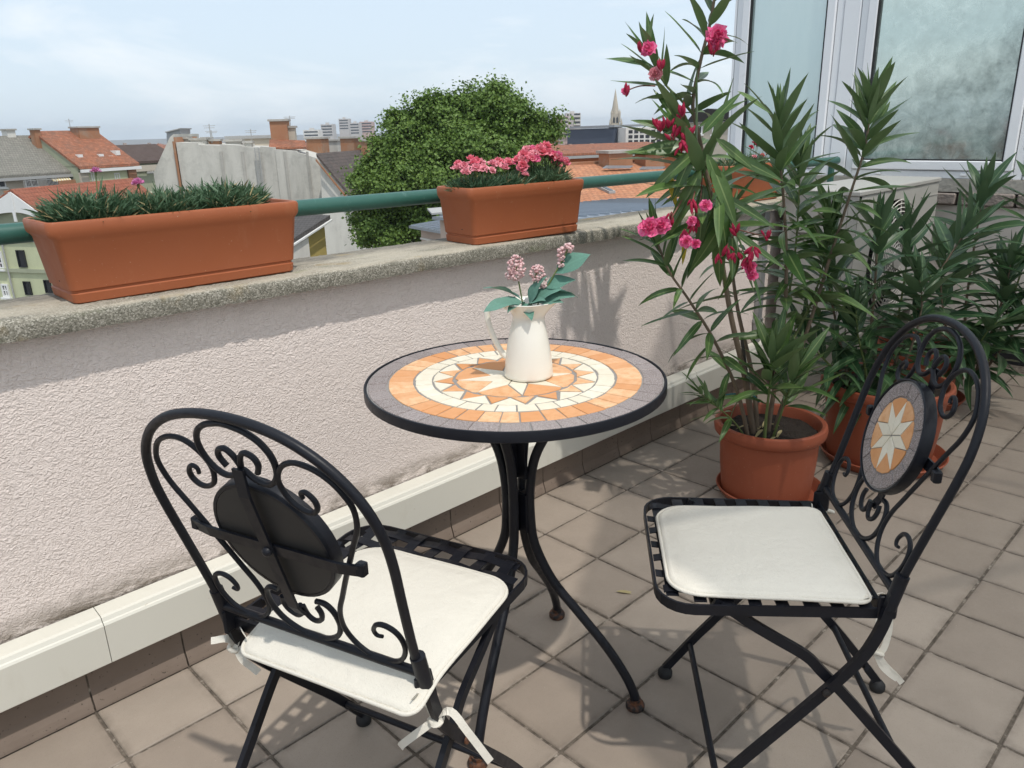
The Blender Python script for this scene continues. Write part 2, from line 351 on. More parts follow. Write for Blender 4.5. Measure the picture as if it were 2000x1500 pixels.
# window and ac
m = MT('pvc', 0.3, spec=0.5); p = m.pos(); c = m.mix(m.noise(5, 5, co=p), (0.78, 0.79, 0.81), (0.84, 0.85, 0.865)); c = m.mix(m.ramp(m.noise(16, 6, 0.75, 0.3, co=p), [(0.60, 0), (0.75, 0.25)]), c, (0.45, 0.44, 0.41)); m.col(c)
simple('seal', (0.012, 0.012, 0.013), 0.6)
m = MT('glass_mottled', 0.06, spec=0.6); p = m.pos()
a = m.noise(10, 9, 0.72, 0.4, co=p); b = m.noise(2.0, 4, 0.6, 0.3, co=p); z = m.sep(p)
mottle = m.math('MULTIPLY', m.ramp(a, [(0.40, 0.12), (0.62, 1.0)]), m.ramp(b, [(0.30, 0.35), (0.65, 1.0)]))
low = m.ramp(m.math('ADD', m.math('DIVIDE', m.math('SUBTRACT', z[2], 0.98), 0.75), m.math('MULTIPLY', z[1], 0.7)), [(0.0, 1.0), (0.30, 0.95), (0.55, 0.25), (1.0, 0.15)])  # stains plus a painted murky reflection and dark interior, strongest at lower right
m.col(m.ramp(m.noise(13, 9, 0.75, 0.5, co=p), [(0.36, (0.17, 0.215, 0.20)), (0.52, (0.31, 0.38, 0.355)), (0.68, (0.55, 0.63, 0.59))]))
gl = m.n('ShaderNodeBsdfGlossy'); gl.inputs['Roughness'].default_value = 0.09; gl.inputs['Color'].default_value = (0.80, 0.90, 0.83, 1)
ms = m.n('ShaderNodeMixShader'); m.l(m.math('ADD', 0.36, m.math('MULTIPLY', m.math('MULTIPLY', m.math('ADD', 0.35, mottle), low), 0.50), True), ms.inputs[0]); m.l(gl.outputs[0], ms.inputs[1]); m.l(m.b.outputs[0], ms.inputs[2])
m.l(ms.outputs[0], m.t.nodes['Material Output'].inputs['Surface'])
m = MT('glass_frost', 0.25, spec=0.5); p = m.pos()
m.col(m.mix(m.noise(4, 6, 0.6, co=m.mapping((1, 2.5, 0.5), p)), (0.38, 0.52, 0.50), (0.50, 0.62, 0.59)))
gl = m.n('ShaderNodeBsdfGlossy'); gl.inputs['Roughness'].default_value = 0.12; gl.inputs['Color'].default_value = (0.85, 0.92, 0.92, 1)
ms = m.n('ShaderNodeMixShader'); ms.inputs[0].default_value = 0.62; m.l(gl.outputs[0], ms.inputs[1]); m.l(m.b.outputs[0], ms.inputs[2]); m.l(ms.outputs[0], m.t.nodes['Material Output'].inputs['Surface'])
simple('ac_paint', (0.40, 0.39, 0.36), 0.4, 0, 0.05, 6)
simple('ac_grille', (0.60, 0.575, 0.53), 0.45)
m = MT('added_parasol_cloth', 0.9, spec=0.1); m.col((0.78, 0.76, 0.70))
tr = m.n('ShaderNodeBsdfTranslucent'); tr.inputs['Color'].default_value = (0.97, 0.92, 0.84, 1); ms = m.n('ShaderNodeMixShader'); ms.inputs[0].default_value = 0.80; m.l(m.b.outputs[0], ms.inputs[1]); m.l(tr.outputs[0], ms.inputs[2]); tp = m.n('ShaderNodeBsdfTransparent'); m2_ = m.n('ShaderNodeMixShader'); m2_.inputs[0].default_value = 0.42; m.l(ms.outputs[0], m2_.inputs[1]); m.l(tp.outputs[0], m2_.inputs[2]); m.l(m2_.outputs[0], m.t.nodes['Material Output'].inputs['Surface'])  # sheer warm cloth, set to keep the added canopy's shade bright
simple('dark_inside', (0.012, 0.012, 0.013), 0.7)
simple('metal_grey', (0.33, 0.34, 0.35), 0.4, 0.6, 0.15, 6)
simple('old_brick', (0.25, 0.21, 0.185), 0.9, 0, 0.45, 12, 0.8, 50, bdist=0.01)
simple('old_concrete', (0.36, 0.34, 0.30), 0.95, 0, 0.3, 9, 0.7, 60, bdist=0.006)
simple('render_beige', (0.58, 0.53, 0.48), 0.9, 0, 0.1, 5, 0.5, 90, bdist=0.004)
# city
def facade(nm, a, b, stain=(0.20, 0.18, 0.15), sx=0.5, amt=0.55):
    m = MT(nm, 0.92, spec=0.1); p = m.pos(); c = m.mix(m.noise(0.4, 6, 0.65, co=p), a, b)
    c = m.mix(m.ramp(m.noise(sx, 6, 0.7, 0.2, co=m.mapping((1, 1, 0.22), p)), [(0.45, 0), (0.72, amt)]), c, stain); c = m.mix(m.ramp(m.noise(0.9, 7, 0.75, 0.4, co=p), [(0.50, 0), (0.70, amt * .6)]), c, [q * .75 for q in stain]); m.col(c)
    m.bump(m.noise(3, 4, co=p), 0.2, 0.03)
facade('render_grey', (0.52, 0.505, 0.455), (0.62, 0.60, 0.55), (0.30, 0.29, 0.26), 0.45, 0.60)
facade('render_grey_dark', (0.40, 0.385, 0.35), (0.48, 0.46, 0.42), (0.25, 0.24, 0.215), 0.6, 0.7)
facade('render_white', (0.70, 0.68, 0.62), (0.77, 0.745, 0.69), (0.42, 0.40, 0.36), 0.5, 0.4)
facade('render_cream', (0.47, 0.42, 0.345), (0.54, 0.485, 0.40), (0.33, 0.29, 0.23), 0.5, 0.35)
facade('render_green', (0.50, 0.52, 0.33), (0.57, 0.59, 0.39), (0.36, 0.38, 0.25), 0.6, 0.35)
facade('render_sage', (0.34, 0.36, 0.255), (0.40, 0.42, 0.30), (0.25, 0.26, 0.19), 0.6, 0.35)
facade('render_yellow', (0.50, 0.39, 0.13), (0.56, 0.44, 0.165), (0.34, 0.27, 0.11), 0.8, 0.35)
facade('render_pink', (0.52, 0.40, 0.33), (0.58, 0.46, 0.38), (0.40, 0.32, 0.26), 0.8, 0.3)
facade('render_orange', (0.52, 0.17, 0.07), (0.60, 0.21, 0.085), (0.38, 0.12, 0.06), 0.8, 0.3)
facade('tower_concrete', (0.50, 0.47, 0.44), (0.58, 0.55, 0.52), (0.40, 0.36, 0.34), 0.1, 0.3)
facade('tower_pink', (0.50, 0.35, 0.30), (0.56, 0.40, 0.35), (0.42, 0.29, 0.26), 0.1, 0.3)
facade('church_stone', (0.42, 0.375, 0.30), (0.52, 0.46, 0.375), (0.27, 0.24, 0.20), 0.3, 0.5)
facade('slab_blue', (0.055, 0.07, 0.105), (0.075, 0.09, 0.13), (0.05, 0.06, 0.08), 0.05, 0.3)
facade('far_mass', (0.30, 0.25, 0.215), (0.50, 0.46, 0.42), (0.30, 0.17, 0.12), 0.05, 0.5)
def roof(nm, a, b, d, course, amt=0.6):
    m = MT(nm, 0.85, spec=0.15); uv = m.tc.outputs['UV']
    br = m.n('ShaderNodeTexBrick'); br.inputs['Scale'].default_value = 1.0; br.inputs['Brick Width'].default_value = course * 0.72; br.inputs['Row Height'].default_value = course
    br.inputs['Mortar Size'].default_value = course * 0.055; br.inputs['Mortar Smooth'].default_value = 0.6; br.inputs['Bias'].default_value = 0.0
    br.inputs['Color1'].default_value = (*a, 1); br.inputs['Color2'].default_value = (*b, 1); br.inputs['Mortar'].default_value = (*[q * 0.30 for q in a], 1)
    m.l(uv, br.inputs['Vector']); c = br.outputs['Color']
    c = m.mix(m.ramp(m.noise(0.9, 6, 0.75, 0.3, co=uv), [(0.40, 0), (0.66, amt)]), c, d); c = m.mix(m.ramp(m.noise(2.6, 4, 0.8, co=uv), [(0.52, 0), (0.68, amt * .6)]), c, [min(1, q * 1.5 + .03) for q in a]); m.col(c)
    sy = m.sep(uv)[1]; saw = m.math('FRACT', m.math('DIVIDE', sy, course)); m.bump(m.math('SUBTRACT', 1.0, saw), 0.7, 0.05)
roof('roof_orange', (0.37, 0.150, 0.085), (0.27, 0.105, 0.06), (0.17, 0.10, 0.072), 0.30, 0.85)
roof('roof_near', (0.55, 0.255, 0.135), (0.44, 0.185, 0.10), (0.30, 0.17, 0.11), 0.42, 0.5)
roof('roof_red', (0.32, 0.115, 0.07), (0.26, 0.088, 0.055), (0.20, 0.10, 0.07), 0.30, 0.5)
roof('roof_grey', (0.24, 0.225, 0.195), (0.20, 0.19, 0.165), (0.15, 0.15, 0.125), 0.35, 0.6)
roof('roof_brown', (0.10, 0.07, 0.06), (0.085, 0.06, 0.05), (0.12, 0.09, 0.08), 0.30, 0.4)
roof('roof_slate', (0.105, 0.088, 0.082), (0.085, 0.075, 0.07), (0.14, 0.11, 0.095), 0.28, 0.5)
roof('roof_dark', (0.095, 0.088, 0.086), (0.08, 0.075, 0.074), (0.12, 0.11, 0.10), 0.25, 0.3)
m = MT('roof_metal', 0.35, 0.75, 0.5); m.col(m.mix(m.noise(0.8, 5, co=m.pos()), (0.36, 0.40, 0.45), (0.47, 0.51, 0.56)))
simple('trim_white', (0.74, 0.74, 0.72), 0.6, 0, 0.05, 2)
simple('trim_grey', (0.36, 0.36, 0.35), 0.6, 0, 0.1, 2)
simple('pane_dark', (0.018, 0.020, 0.024), 0.12, 0, 0.3, 1, spec=0.6)
simple('awning_white', (0.72, 0.68, 0.58), 0.9); simple('awning_yellow', (0.55, 0.42, 0.16), 0.9)
m = MT('chimney_brick', 0.9, spec=0.1); p = m.pos(); c = m.mix(m.noise(1.4, 6, 0.7, co=p), (0.31, 0.145, 0.085), (0.40, 0.22, 0.125)); c = m.mix(m.ramp(m.noise(0.7, 6, 0.75, 0.3, co=p), [(0.50, 0), (0.70, 0.7)]), c, (0.33, 0.28, 0.22)); m.col(c); m.bump(m.noise(7, 3, co=p), 0.3, 0.03)
simple('city_ground', (0.17, 0.16, 0.145), 0.95, 0, 0.3, 0.02)
G = MATS

# ------------------------------------------------------------------ terrace
T = 0.21
zc = lambda x: -0.006 * (x + 1.27)            # the parapet's top falls slightly along its length
YW = 0.0286                                    # plaster face of the parapet
fl = MB().box((-7, -4.3, -0.35), (2.9, 0.03, -0.0035)).build('terrace_floor', G['grout']); fl['kind'] = 'structure'; ROOT[fl] = Matrix.Identity(4)
tm = MB().bbox((-0.1015, -0.1015, -0.010), (0.1015, 0.1015, 0.0), 0.0022).mesh('tile', G['floor_tile'])
tcut = MB().bbox((-0.1015, -0.094, -0.010), (0.1015, 0.094, 0.0), 0.0022).mesh('tile_cut', G['floor_tile'])
for i in range(-9, 14):
    for j in range(-1, 11):
        cut = j == -1
        y = -(j + 0.5 + 0.92) * T if not cut else -0.46 * T
        if (i + 1) * T > 2.91: continue
        o = put('tile', tcut if cut else tm, fl)
        o.location = ((i + 0.5) * T + rnd(-.0006, .0006), y + rnd(-.0006, .0006), rnd(-0.0007, 0.0005))
        o.rotation_euler = (rnd(-.003, .003), rnd(-.003, .003), rnd(-.003, .003))
# parapet
pw = thing('parapet_wall', (0, 0.1, 0), 0, 'pinkish rough plaster parapet wall with mossy concrete coping along the terrace', 'wall')
mb = MB(); x0, x1 = -7.0, 2.9
n = 60
vs = []; fs = []
for k in range(n + 1):
    x = x0 + (x1 - x0) * k / n
    vs += [(x, YW, 0.0), (x, YW, 0.855 + zc(x)), (x, 0.20, 0.855 + zc(x)), (x, 0.20, -17.0), (x, 0.06, -17.0), (x, 0.06, 0.0)]
for k in range(n):
    for j in range(6): fs.append((k * 6 + j, k * 6 + 6 + j, k * 6 + 6 + (j + 1) % 6, k * 6 + (j + 1) % 6))
mb.add(vs, fs).build('plaster', G['stucco'], pw)
# coping: rough cast-concrete slabs
def coping(xa, xb):
    prof = [(-0.020, 0.855), (-0.0215, 0.866), (-0.0215, 0.882), (-0.019, 0.890), (-0.011, 0.8945), (0.01, 0.896), (0.05, 0.8965), (0.09, 0.897), (0.13, 0.897), (0.17, 0.8965), (0.205, 0.896), (0.232, 0.893), (0.238, 0.884), (0.237, 0.855), (0.10, 0.853)]
    nx = int((xb - xa) / 0.006); k = len(prof); vs = []; fs = []
    # refine profile
    pf = []
    for i in range(k):
        a, b = Vector(prof[i]), Vector(prof[(i + 1) % k]); q = max(1, int((b - a).length / 0.009)) if i < k - 3 else 1
        for t in range(q): pf.append(a.lerp(b, t / q))
    k = len(pf)
    for ix in range(nx + 1):
        x = xa + (xb - xa) * ix / nx
        for (y, z) in pf:
            p = Vector((x, y, z))
            d = noise.noise(p * 70) * 0.0011 + noise.noise(p * 190) * 0.0012 + noise.noise(p * 9) * 0.0018
            e = max(0, noise.noise(p * 32 + Vector((3, 9, 1))) - 0.22) * 0.007 if (z < 0.872 and y < 0) else 0
            yy = y + (d if y < 0.1 else -d) + e * 0.6; z2 = z + zc(x) + d * (1 if z > 0.87 else 0.5) + e
            vs.append((x, yy, z2))
    for ix in range(nx):
        for j in range(k): fs.append((ix * k + j, (ix + 1) * k + j, (ix + 1) * k + (j + 1) % k, ix * k + (j + 1) % k))
    fs.append(tuple(range(k))); fs.append(tuple(nx * k + j for j in range(k - 1, -1, -1)))
    MB().add(vs, fs).build('coping_slab', G['coping'], pw, smooth=60)
for xa, xb in ((-3.4, -1.603), (-1.60, 0.398), (0.401, 2.895)): coping(xa, xb)
sk = MB().prism([(0.002, 0.0282, 0.0), (0.002, 0.0, 0.0), (0.002, 0.001, 0.006), (0.002, 0.005, 0.020), (0.002, 0.010, 0.034), (0.002, 0.012, 0.05), (0.002, 0.012, 0.13), (0.002, 0.0282, 0.13)], (T - 0.004, 0, 0)).mesh('skirting_tile', G['skirting'])
MB().box((-7, 0.0135, 0.0), (2.895, 0.027, 0.128)).build('skirting_joint', G['grout'], pw)
for i in range(-10, 14):
    if (i + 1) * T > 2.9: continue
    o = put('skirting_tile', sk, pw, mw=Matrix.Translation((i * T, rnd(-.0006, .0006), 0)))
# white pipe duct running along the wall
du = thing('pipe_duct', (0, 0.0, 0.12), 0, 'long cream white box duct running along the foot of the parapet', 'duct')
for xa, xb in ((-4.2, -1.2146), (-1.213, 1.109), (1.1106, 2.895)):
    yb = -0.030; s_ = 0.004
    prof = [(YW - .004, 0.120), (yb + .002, 0.120), (yb, 0.122), (yb, 0.214), (yb + .003, 0.219), (yb + 0.006, 0.221), (yb + 0.010, 0.2295), (yb + 0.016, 0.2325), (yb + 0.030, 0.2335), (YW - .004, 0.2365)]
    MB().prism([(xa, y, z) for y, z in prof], (xb - xa, 0, 0)).build('duct_cover', G['duct'], du)
for x, z in ((-0.92, 0.185), (0.62, 0.18), (-2.0, 0.18)):
    MB().lathe([(0.0, -.0005), (0.0035, -.0005), (0.003, 0.0012), (0.0005, 0.0018)], 10).build('screw', G['metal_grey'], du, world=False).matrix_local = ROOT[du].inverted() @ Matrix.Translation((x, -0.030, z)) @ Matrix.Rotation(R(90), 4, 'X')
# handrail
hr = thing('handrail', (0, 0.236, 0.9), 0, 'green painted tubular handrail above the parapet coping', 'handrail')
YR = 0.238
zr = lambda x: 1.0265 - 0.0085 * (x + 1.2)
MB().tube([(x * 0.5, YR, zr(x * 0.5)) for x in range(-12, 6)] + [(2.86, YR, zr(2.86))], 0.0215, 20).build('rail_tube', G['rail_green'], hr, smooth=60)
for x in (-2.1, -0.86, 0.12, 1.52, 2.80):
    MB().box((x - 0.014, YR - 0.012, 0.885 + zc(x)), (x + 0.014, YR + 0.012, zr(x) - 0.012)).build('rail_post', G['rail_green'], hr)
    MB().box((x - 0.03, YR - 0.04, 0.8925 + zc(x)), (x + 0.03, YR - 0.004, 0.899 + zc(x))).build('base_plate', G['rail_green'], hr)
# grey cable conduit on the parapet
cd = thing('cable_conduit', (1.66, 0.02, 0), 0, 'grey vertical conduit on the parapet behind the tall oleander', 'conduit')
MB().bbox((1.645, 0.004, 0.238), (1.685, 0.027, 0.85), 0.002).build('conduit_cover', G['metal_grey'], cd)
for z in (0.33, 0.60): MB().bbox((1.638, 0.000, z), (1.692, 0.0275, z + 0.02), 0.002).build('clip', G['metal_grey'], cd)

# ------------------------------------------------------------------ glazed extension at the end of the terrace
XE = 2.9
ex = thing('glazed_extension', (3.4, 0, 0), 0, 'white framed glazed extension closing the far end of the terrace', 'building')
MB().box((XE, -4.3, -0.3), (XE + 0.25, 0.955, 0.775)).build('low_wall', G['render_beige'], ex)
MB().box((XE + 0.05, 0.20, -9.0), (XE + 3.2, 0.93, 0.775)).build('outer_wall', G['render_cream'], ex)
xs = -4.3
k = 0
while xs < -0.36:
    L_ = rnd(0.22, 0.27); MB().bbox((XE - 0.035 + rnd(-.006, .006), xs, 0.777 + rnd(0, .004)), (XE + 0.2, min(xs + L_ - 0.012, -0.02), 0.838 + rnd(-.004, .004)), 0.006).build('sill_brick', G['old_brick'], ex); xs += L_
MB().box((XE - 0.02, -4.3, 0.8425), (XE + 0.26, 0.955, 0.906)).build('sill_slab', G['old_concrete'], ex)
MB().box((XE - 0.012, -4.3, 0.0), (XE - 0.001, -0.002, 0.085)).build('skirting', G['dark_inside'], ex)
MB().box((XE - 0.03, -4.3, 2.45), (XE + 3.3, 1.02, 2.62)).build('roof_edge', G['pvc'], ex)
MB().box((XE + 3.0, -4.3, 0.9), (XE + 3.2, 0.95, 2.45)).build('back_wall', G['render_beige'], ex)
def win(y0, y1, z0, z1, glass, fw=0.062, drains=()):
    """outer frame + sash + seal + pane in the plane x = XE, between y0 < y1"""
    f = MB()
    for (a, b) in (((XE, y0, z0), (XE + .07, y0 + fw * .6, z1)), ((XE, y1 - fw * .6, z0), (XE + .07, y1, z1)), ((XE, y0 + fw * .6, z0), (XE + .07, y1 - fw * .6, z0 + fw * .6)), ((XE, y0 + fw * .6, z1 - fw * .6), (XE + .07, y1 - fw * .6, z1))): f.bbox(a, b, 0.003)
    fo = f.build('window', G['pvc'], ex)
    a0, a1, b0, b1 = y0 + fw * .6 + .003, y1 - fw * .6 - .003, z0 + fw * .6 + .003, z1 - fw * .6 - .003
    s = MB(); sw = 0.047; xo = XE - 0.014
    for (a, b) in (((xo, a0, b0), (XE + .06, a0 + sw, b1)), ((xo, a1 - sw, b0), (XE + .06, a1, b1)), ((xo, a0 + sw, b0), (XE + .06, a1 - sw, b0 + sw)), ((xo, a0 + sw, b1 - sw), (XE + .06, a1 - sw, b1))): s.bbox(a, b, 0.004)
    s.build('sash', G['pvc'], fo)
    c0, c1, d0, d1 = a0 + sw, a1 - sw, b0 + sw, b1 - sw
    s = MB(); q = 0.007
    for (a, b) in (((xo + .004, c0, d0), (XE + .05, c0 + q, d1)), ((xo + .004, c1 - q, d0), (XE + .05, c1, d1)), ((xo + .004, c0 + q, d0), (XE + .05, c1 - q, d0 + q)), ((xo + .004, c0 + q, d1 - q), (XE + .05, c1 - q, d1))): s.box(a, b)
    s.build('seal', G['seal'], fo)
    MB().box((XE + .012, c0 + q, d0 + q), (XE + .030, c1 - q, d1 - q)).build('pane', G[glass], fo)
    for y in drains: MB().bbox((XE - 0.012, y - .014, z0 + 0.014), (XE - 0.0005, y + .014, z0 + 0.026), 0.002).build('drain_cap', G['pvc'], fo)
win(-0.655, 0.205, 0.907, 2.449, 'glass_mottled', drains=(0.02, -0.40))
win(0.30, 0.935, 0.907, 2.449, 'glass_frost', drains=(0.42, 0.80))
MB().bbox((XE - 0.004, 0.2075, 0.907), (XE + .075, 0.2975, 2.449), 0.004).build('mullion', G['pvc'], ex)
win(-1.46, -0.66, 0.907, 2.449, 'glass_frost')
win(-2.30, -1.50, 0.907, 2.449, 'glass_frost')
MB().bbox((XE - 0.002, 0.9375, 0.907), (XE + .10, 0.952, 2.449), 0.004).build('corner_post', G['pvc'], ex)
MB().box((XE + 0.12, 0.90, 0.907), (XE + 3.0, 0.935, 2.449)).build('side_panel', G['pvc'], ex)
# low rear parapet, and an unseen net canopy added to shade the terrace's right side
hs = thing('rear_parapet', (0, -4.4, 0), 0, 'low rendered parapet on the far side of the terrace behind the viewer', 'wall')
MB().box((-7, -4.55, -0.3), (2.895, -4.31, 0.9)).build('wall', G['render_white'], hs)
ps = thing('added_parasol', (1.09, -3.10, 0), 0, 'large unseen cream net parasol standing behind the viewer on the right', 'added_parasol')
PR_, PZ = 2.27, 2.45
def rim(k, f=1.0): a = 2 * math.pi * (k + .2) / 8; return Vector((PR_ * f * math.cos(a), PR_ * f * math.sin(a), PZ + (1 - f) * .62))
cv = MB(); vs = []; fs = []
for q in range(9):
    f_ = q / 8
    for k in range(32):
        A_, B_ = rim(k // 4, f_), rim(k // 4 + 1, f_); p = A_.lerp(B_, (k % 4) / 4); vs.append(p - Vector((0, 0, .05 * math.sin(math.pi * (k % 4) / 4) * f_)))
for q in range(8):
    for k in range(32): fs.append((q * 32 + k, q * 32 + (k + 1) % 32, q * 32 + 32 + (k + 1) % 32, q * 32 + 32 + k))
cv.add(vs, fs).build('canopy', G['added_parasol_cloth'], ps, smooth=30, world=False)
for k in range(8): MB().tube([rim(k, .02) - Vector((0, 0, .03)), rim(k, 1) - Vector((0, 0, .03))], .012, 6).build('rib', G['metal_grey'], ps, world=False)
MB().tube([(0, 0, .05), (0, 0, PZ + .7)], .025, 10).build('pole', G['metal_grey'], ps, smooth=60, world=False)
MB().lathe([(0, 0), (.28, 0), (.28, .05), (.05, .09), (.035, .3)], 24).build('base', G['old_concrete'], ps, smooth=30, world=False)

# ------------------------------------------------------------------ outdoor unit
ac = thing('air_conditioner', (2.2, -0.2, 0.3), 0, 'beige outdoor air conditioning unit with round fan grille behind the oleanders', 'air conditioner')
ax0, ax1, ay0, ay1, az0, az1 = 1.745, 2.70, -0.355, -0.03, 0.30, 0.915
GC = Vector((2.165, ay0, 0.60)); GR = 0.262
# front panel with a round opening
fp = MB(); nseg = 48; vs = []; fs = []
for k in range(nseg):
    a = 2 * math.pi * k / nseg; d = Vector((math.cos(a), 0, math.sin(a))); e = GC + d * GR
    tx = ((ax1 if d.x > 0 else ax0) - GC.x) / d.x if abs(d.x) > 1e-6 else 1e9; tz = ((az1 - .012 if d.z > 0 else az0) - GC.z) / d.z if abs(d.z) > 1e-6 else 1e9
    vs += [e, GC + d * min(tx, tz), e + Vector((0, 0.04, 0))]
for k in range(nseg):
    j = (k + 1) % nseg; fs += [(3 * k, 3 * j, 3 * j + 1, 3 * k + 1), (3 * k, 3 * k + 2, 3 * j + 2, 3 * j)]
fp.add(vs, fs)
for c_ in ((ax0, az0), (ax1, az0), (ax0, az1 - .012), (ax1, az1 - .012)):
    pass
fp.build('front_panel', G['ac_paint'], ac, smooth=30)
cs = MB(); cs.box((ax0, ay0 + .045, az0), (ax0 + .003, ay1, az1 - .012)); cs.box((ax1 - .003, ay0 + .045, az0), (ax1, ay1, az1 - .012)); cs.box((ax0, ay0 + .002, az0), (ax0 + .003, ay0 + .043, az1 - .012)); cs.box((ax1 - .003, ay0 + .002, az0), (ax1, ay0 + .043, az1 - .012))
cs.box((ax0 + .004, ay1 - .004, az0), (ax1 - .004, ay1, az1 - .013)); cs.box((ax0 + .004, ay0 + .004, az0), (ax1 - .004, ay1 - .005, az0 + .004)); cs.build('casing', G['ac_paint'], ac)
MB().bbox((ax0 - .006, ay0 - .006, az1 - .011), (ax1 + .006, ay1 + .006, az1 + .012), 0.005).build('top_panel', G['ac_paint'], ac)
MB().box((ax0 + .01, ay0 + .10, az0 + .01), (ax1 - .01, ay0 + .12, az1 - .02)).build('dark_interior', G['dark_inside'], ac)
gr = MB()
for q in range(13): 
    rr = 0.05 + q * (GR - 0.05) / 12
    gr.tube([GC + Vector((math.cos(a) * rr, -0.018 - 0.012 * math.cos(rr / GR * 1.4), math.sin(a) * rr)) for a in [2 * math.pi * k / 44 for k in range(44)]], 0.0026, 5, closed=True)
for k in range(16):
    a = 2 * math.pi * k / 16; gr.tube([GC + Vector((math.cos(a) * r_, -0.016 - 0.012 * math.cos(r_ / GR * 1.4), math.sin(a) * r_)) for r_ in (0.04, 0.12, 0.2, GR)], 0.0028, 5)
gr.build('fan_grille', G['ac_grille'], ac, smooth=60)
MB().lathe([(0.0, 0), (0.052, 0.0), (0.05, 0.006), (0.0, 0.008)], 24).build('grille_hub', G['ac_paint'], ac, world=False).matrix_local = ROOT[ac].inverted() @ Matrix.Translation(GC + Vector((0, -0.03, 0))) @ Matrix.Rotation(R(90), 4, 'X')
fb = MB()
for k in range(3):
    m_ = Matrix.Translation(GC + Vector((0, 0.06, 0))) @ Matrix.Rotation(k * 2.094 + .4, 4, 'Y')
    fb.prism([m_ @ Vector(p) for p in ((0.03, 0.0, -0.03), (0.22, 0.02, -0.11), (0.235, -0.01, 0.05), (0.04, -0.02, 0.05))], (0, 0.004, 0))
fb.build('fan_blades', G['dark_inside'], ac)
MB().bbox((ax0 - .010, -0.26, 0.74), (ax0 - .0005, -0.10, 0.80), .004).build('side_handle', G['ac_paint'], ac)
for x in (1.83, 2.52): MB().bbox((x, ay0 - .01, 0.0), (x + .12, ay1 + .01, az0 - .001), .006).build('support_block', G['old_concrete'], ac)
for z in (0.845, 0.70, 0.56): MB().box((2.47, ay0 - .003, z), (2.69, ay0 - .0004, z + .004)).build('panel_rib', G['ac_paint'], ac)

# ------------------------------------------------------------------ planters on the coping
def planter(name, cxy, rz, lt, wt, lb, wb, z0, h, label):
    t = thing(name, (cxy[0], cxy[1], z0), rz, label, 'planter', 'terracotta planter boxes on the coping')
    def rr(l, w_, r_, z, n=6):
        o_ = []
        for sx, sy, a0 in ((1, 1, 0), (-1, 1, 90), (-1, -1, 180), (1, -1, 270)):
            for k in range(n + 1):
                a = R(a0 + 90 * k / n); o_.append(Vector((sx * (l / 2 - r_) + r_ * math.cos(a), sy * (w_ / 2 - r_) + r_ * math.sin(a), z)))
        return o_
    lv = lambda z, e=0.0: (lb + (lt - lb) * (z / h) * 0.80 + e, wb + (wt - wb) * (z / h) * 0.80 + e)
    rings = []
    def ring(l, w_, z, r_=0.014): rings.append(rr(l, w_, r_, z))
    ring(*lv(0, -0.010), 0.0); ring(*lv(0.004), 0.004); ring(*lv(0.021), 0.021); ring(*lv(0.023, -0.006), 0.0235); ring(*lv(0.026, -0.006), 0.027); ring(*lv(0.029), 0.0295)
    zr_ = h - 0.034
    ring(*lv(zr_ - .004), zr_ - .004); ring(*lv(zr_, 0.004), zr_); ring(lt - .004, wt - .004, zr_ + .005, 0.016); ring(lt, wt, zr_ + .010, 0.018); ring(lt + .002, wt + .002, h - .006, 0.018); ring(lt - .003, wt - .003, h - .001, 0.017); ring(lt - .010, wt - .010, h, 0.015)
    ring(lt - .018, wt - .018, h - .001, 0.013); ring(lt - .022, wt - .022, h - .006, 0.012); ring(lt - .030, wt - .030, h - .03, 0.012); ring(lt - .045, wt - .045, h - .075, 0.012)
    k = len(rings[0]); vs = [p for q in rings for p in q]; fs = [tuple(range(k - 1, -1, -1)), tuple((len(rings) - 1) * k + j for j in range(k))]
    for i in range(len(rings) - 1):
        for j in range(k): fs.append((i * k + j, i * k + (j + 1) % k, (i + 1) * k + (j + 1) % k, (i + 1) * k + j))
    b = MB().add(vs, fs).build('planter_body', G['terracotta'], t, smooth=40, world=False)
    s = MB(); nx, ny = 34, 10; sl_, sw_ = lt - .036, wt - .036; vs = []; fs = []
    for i in range(nx + 1):
        for j in range(ny + 1):
            x, y = (i / nx - .5) * sl_, (j / ny - .5) * sw_; vs.append((x, y, h - 0.026 + noise.noise(Vector((x * 40, y * 40, cxy[0]))) * .006))
    for i in range(nx):
        for j in range(ny): q = i * (ny + 1) + j; fs.append((q, q + ny + 1, q + ny + 2, q + 1))
    s.add(vs, fs).build('soil', G['soil'], t, world=False)
    MB().lathe([(0.0, 0), (0.005, 0.0), (0.005, 0.0012), (0.0, 0.0014)], 12).build('drain_hole', G['dark_inside'], t, world=False).matrix_local = Matrix.Translation((-(lv(0.045)[0] / 2) + .0015, -0.02, 0.047)) @ Matrix.Rotation(R(-90 + 4), 4, 'Y')
    return t
pA = planter('planter_box', (-0.880, 0.108), R(-0.7), 0.540, 0.186, 0.488, 0.160, 0.8965 + zc(-.88), 0.166, 'long terracotta planter box with green carnation tufts nearest the viewer')
pB = planter('planter_box', (0.150, 0.066), R(-4.5), 0.462, 0.172, 0.420, 0.150, 0.8965 + zc(.15), 0.164, 'terracotta planter box with coral pink carnations above the table')
pC = planter('planter_box', (1.585, 0.105), R(-1), 0.462, 0.172, 0.420, 0.150, 0.8965 + zc(1.58), 0.160, 'terracotta planter box with dark red carnations behind the oleander')

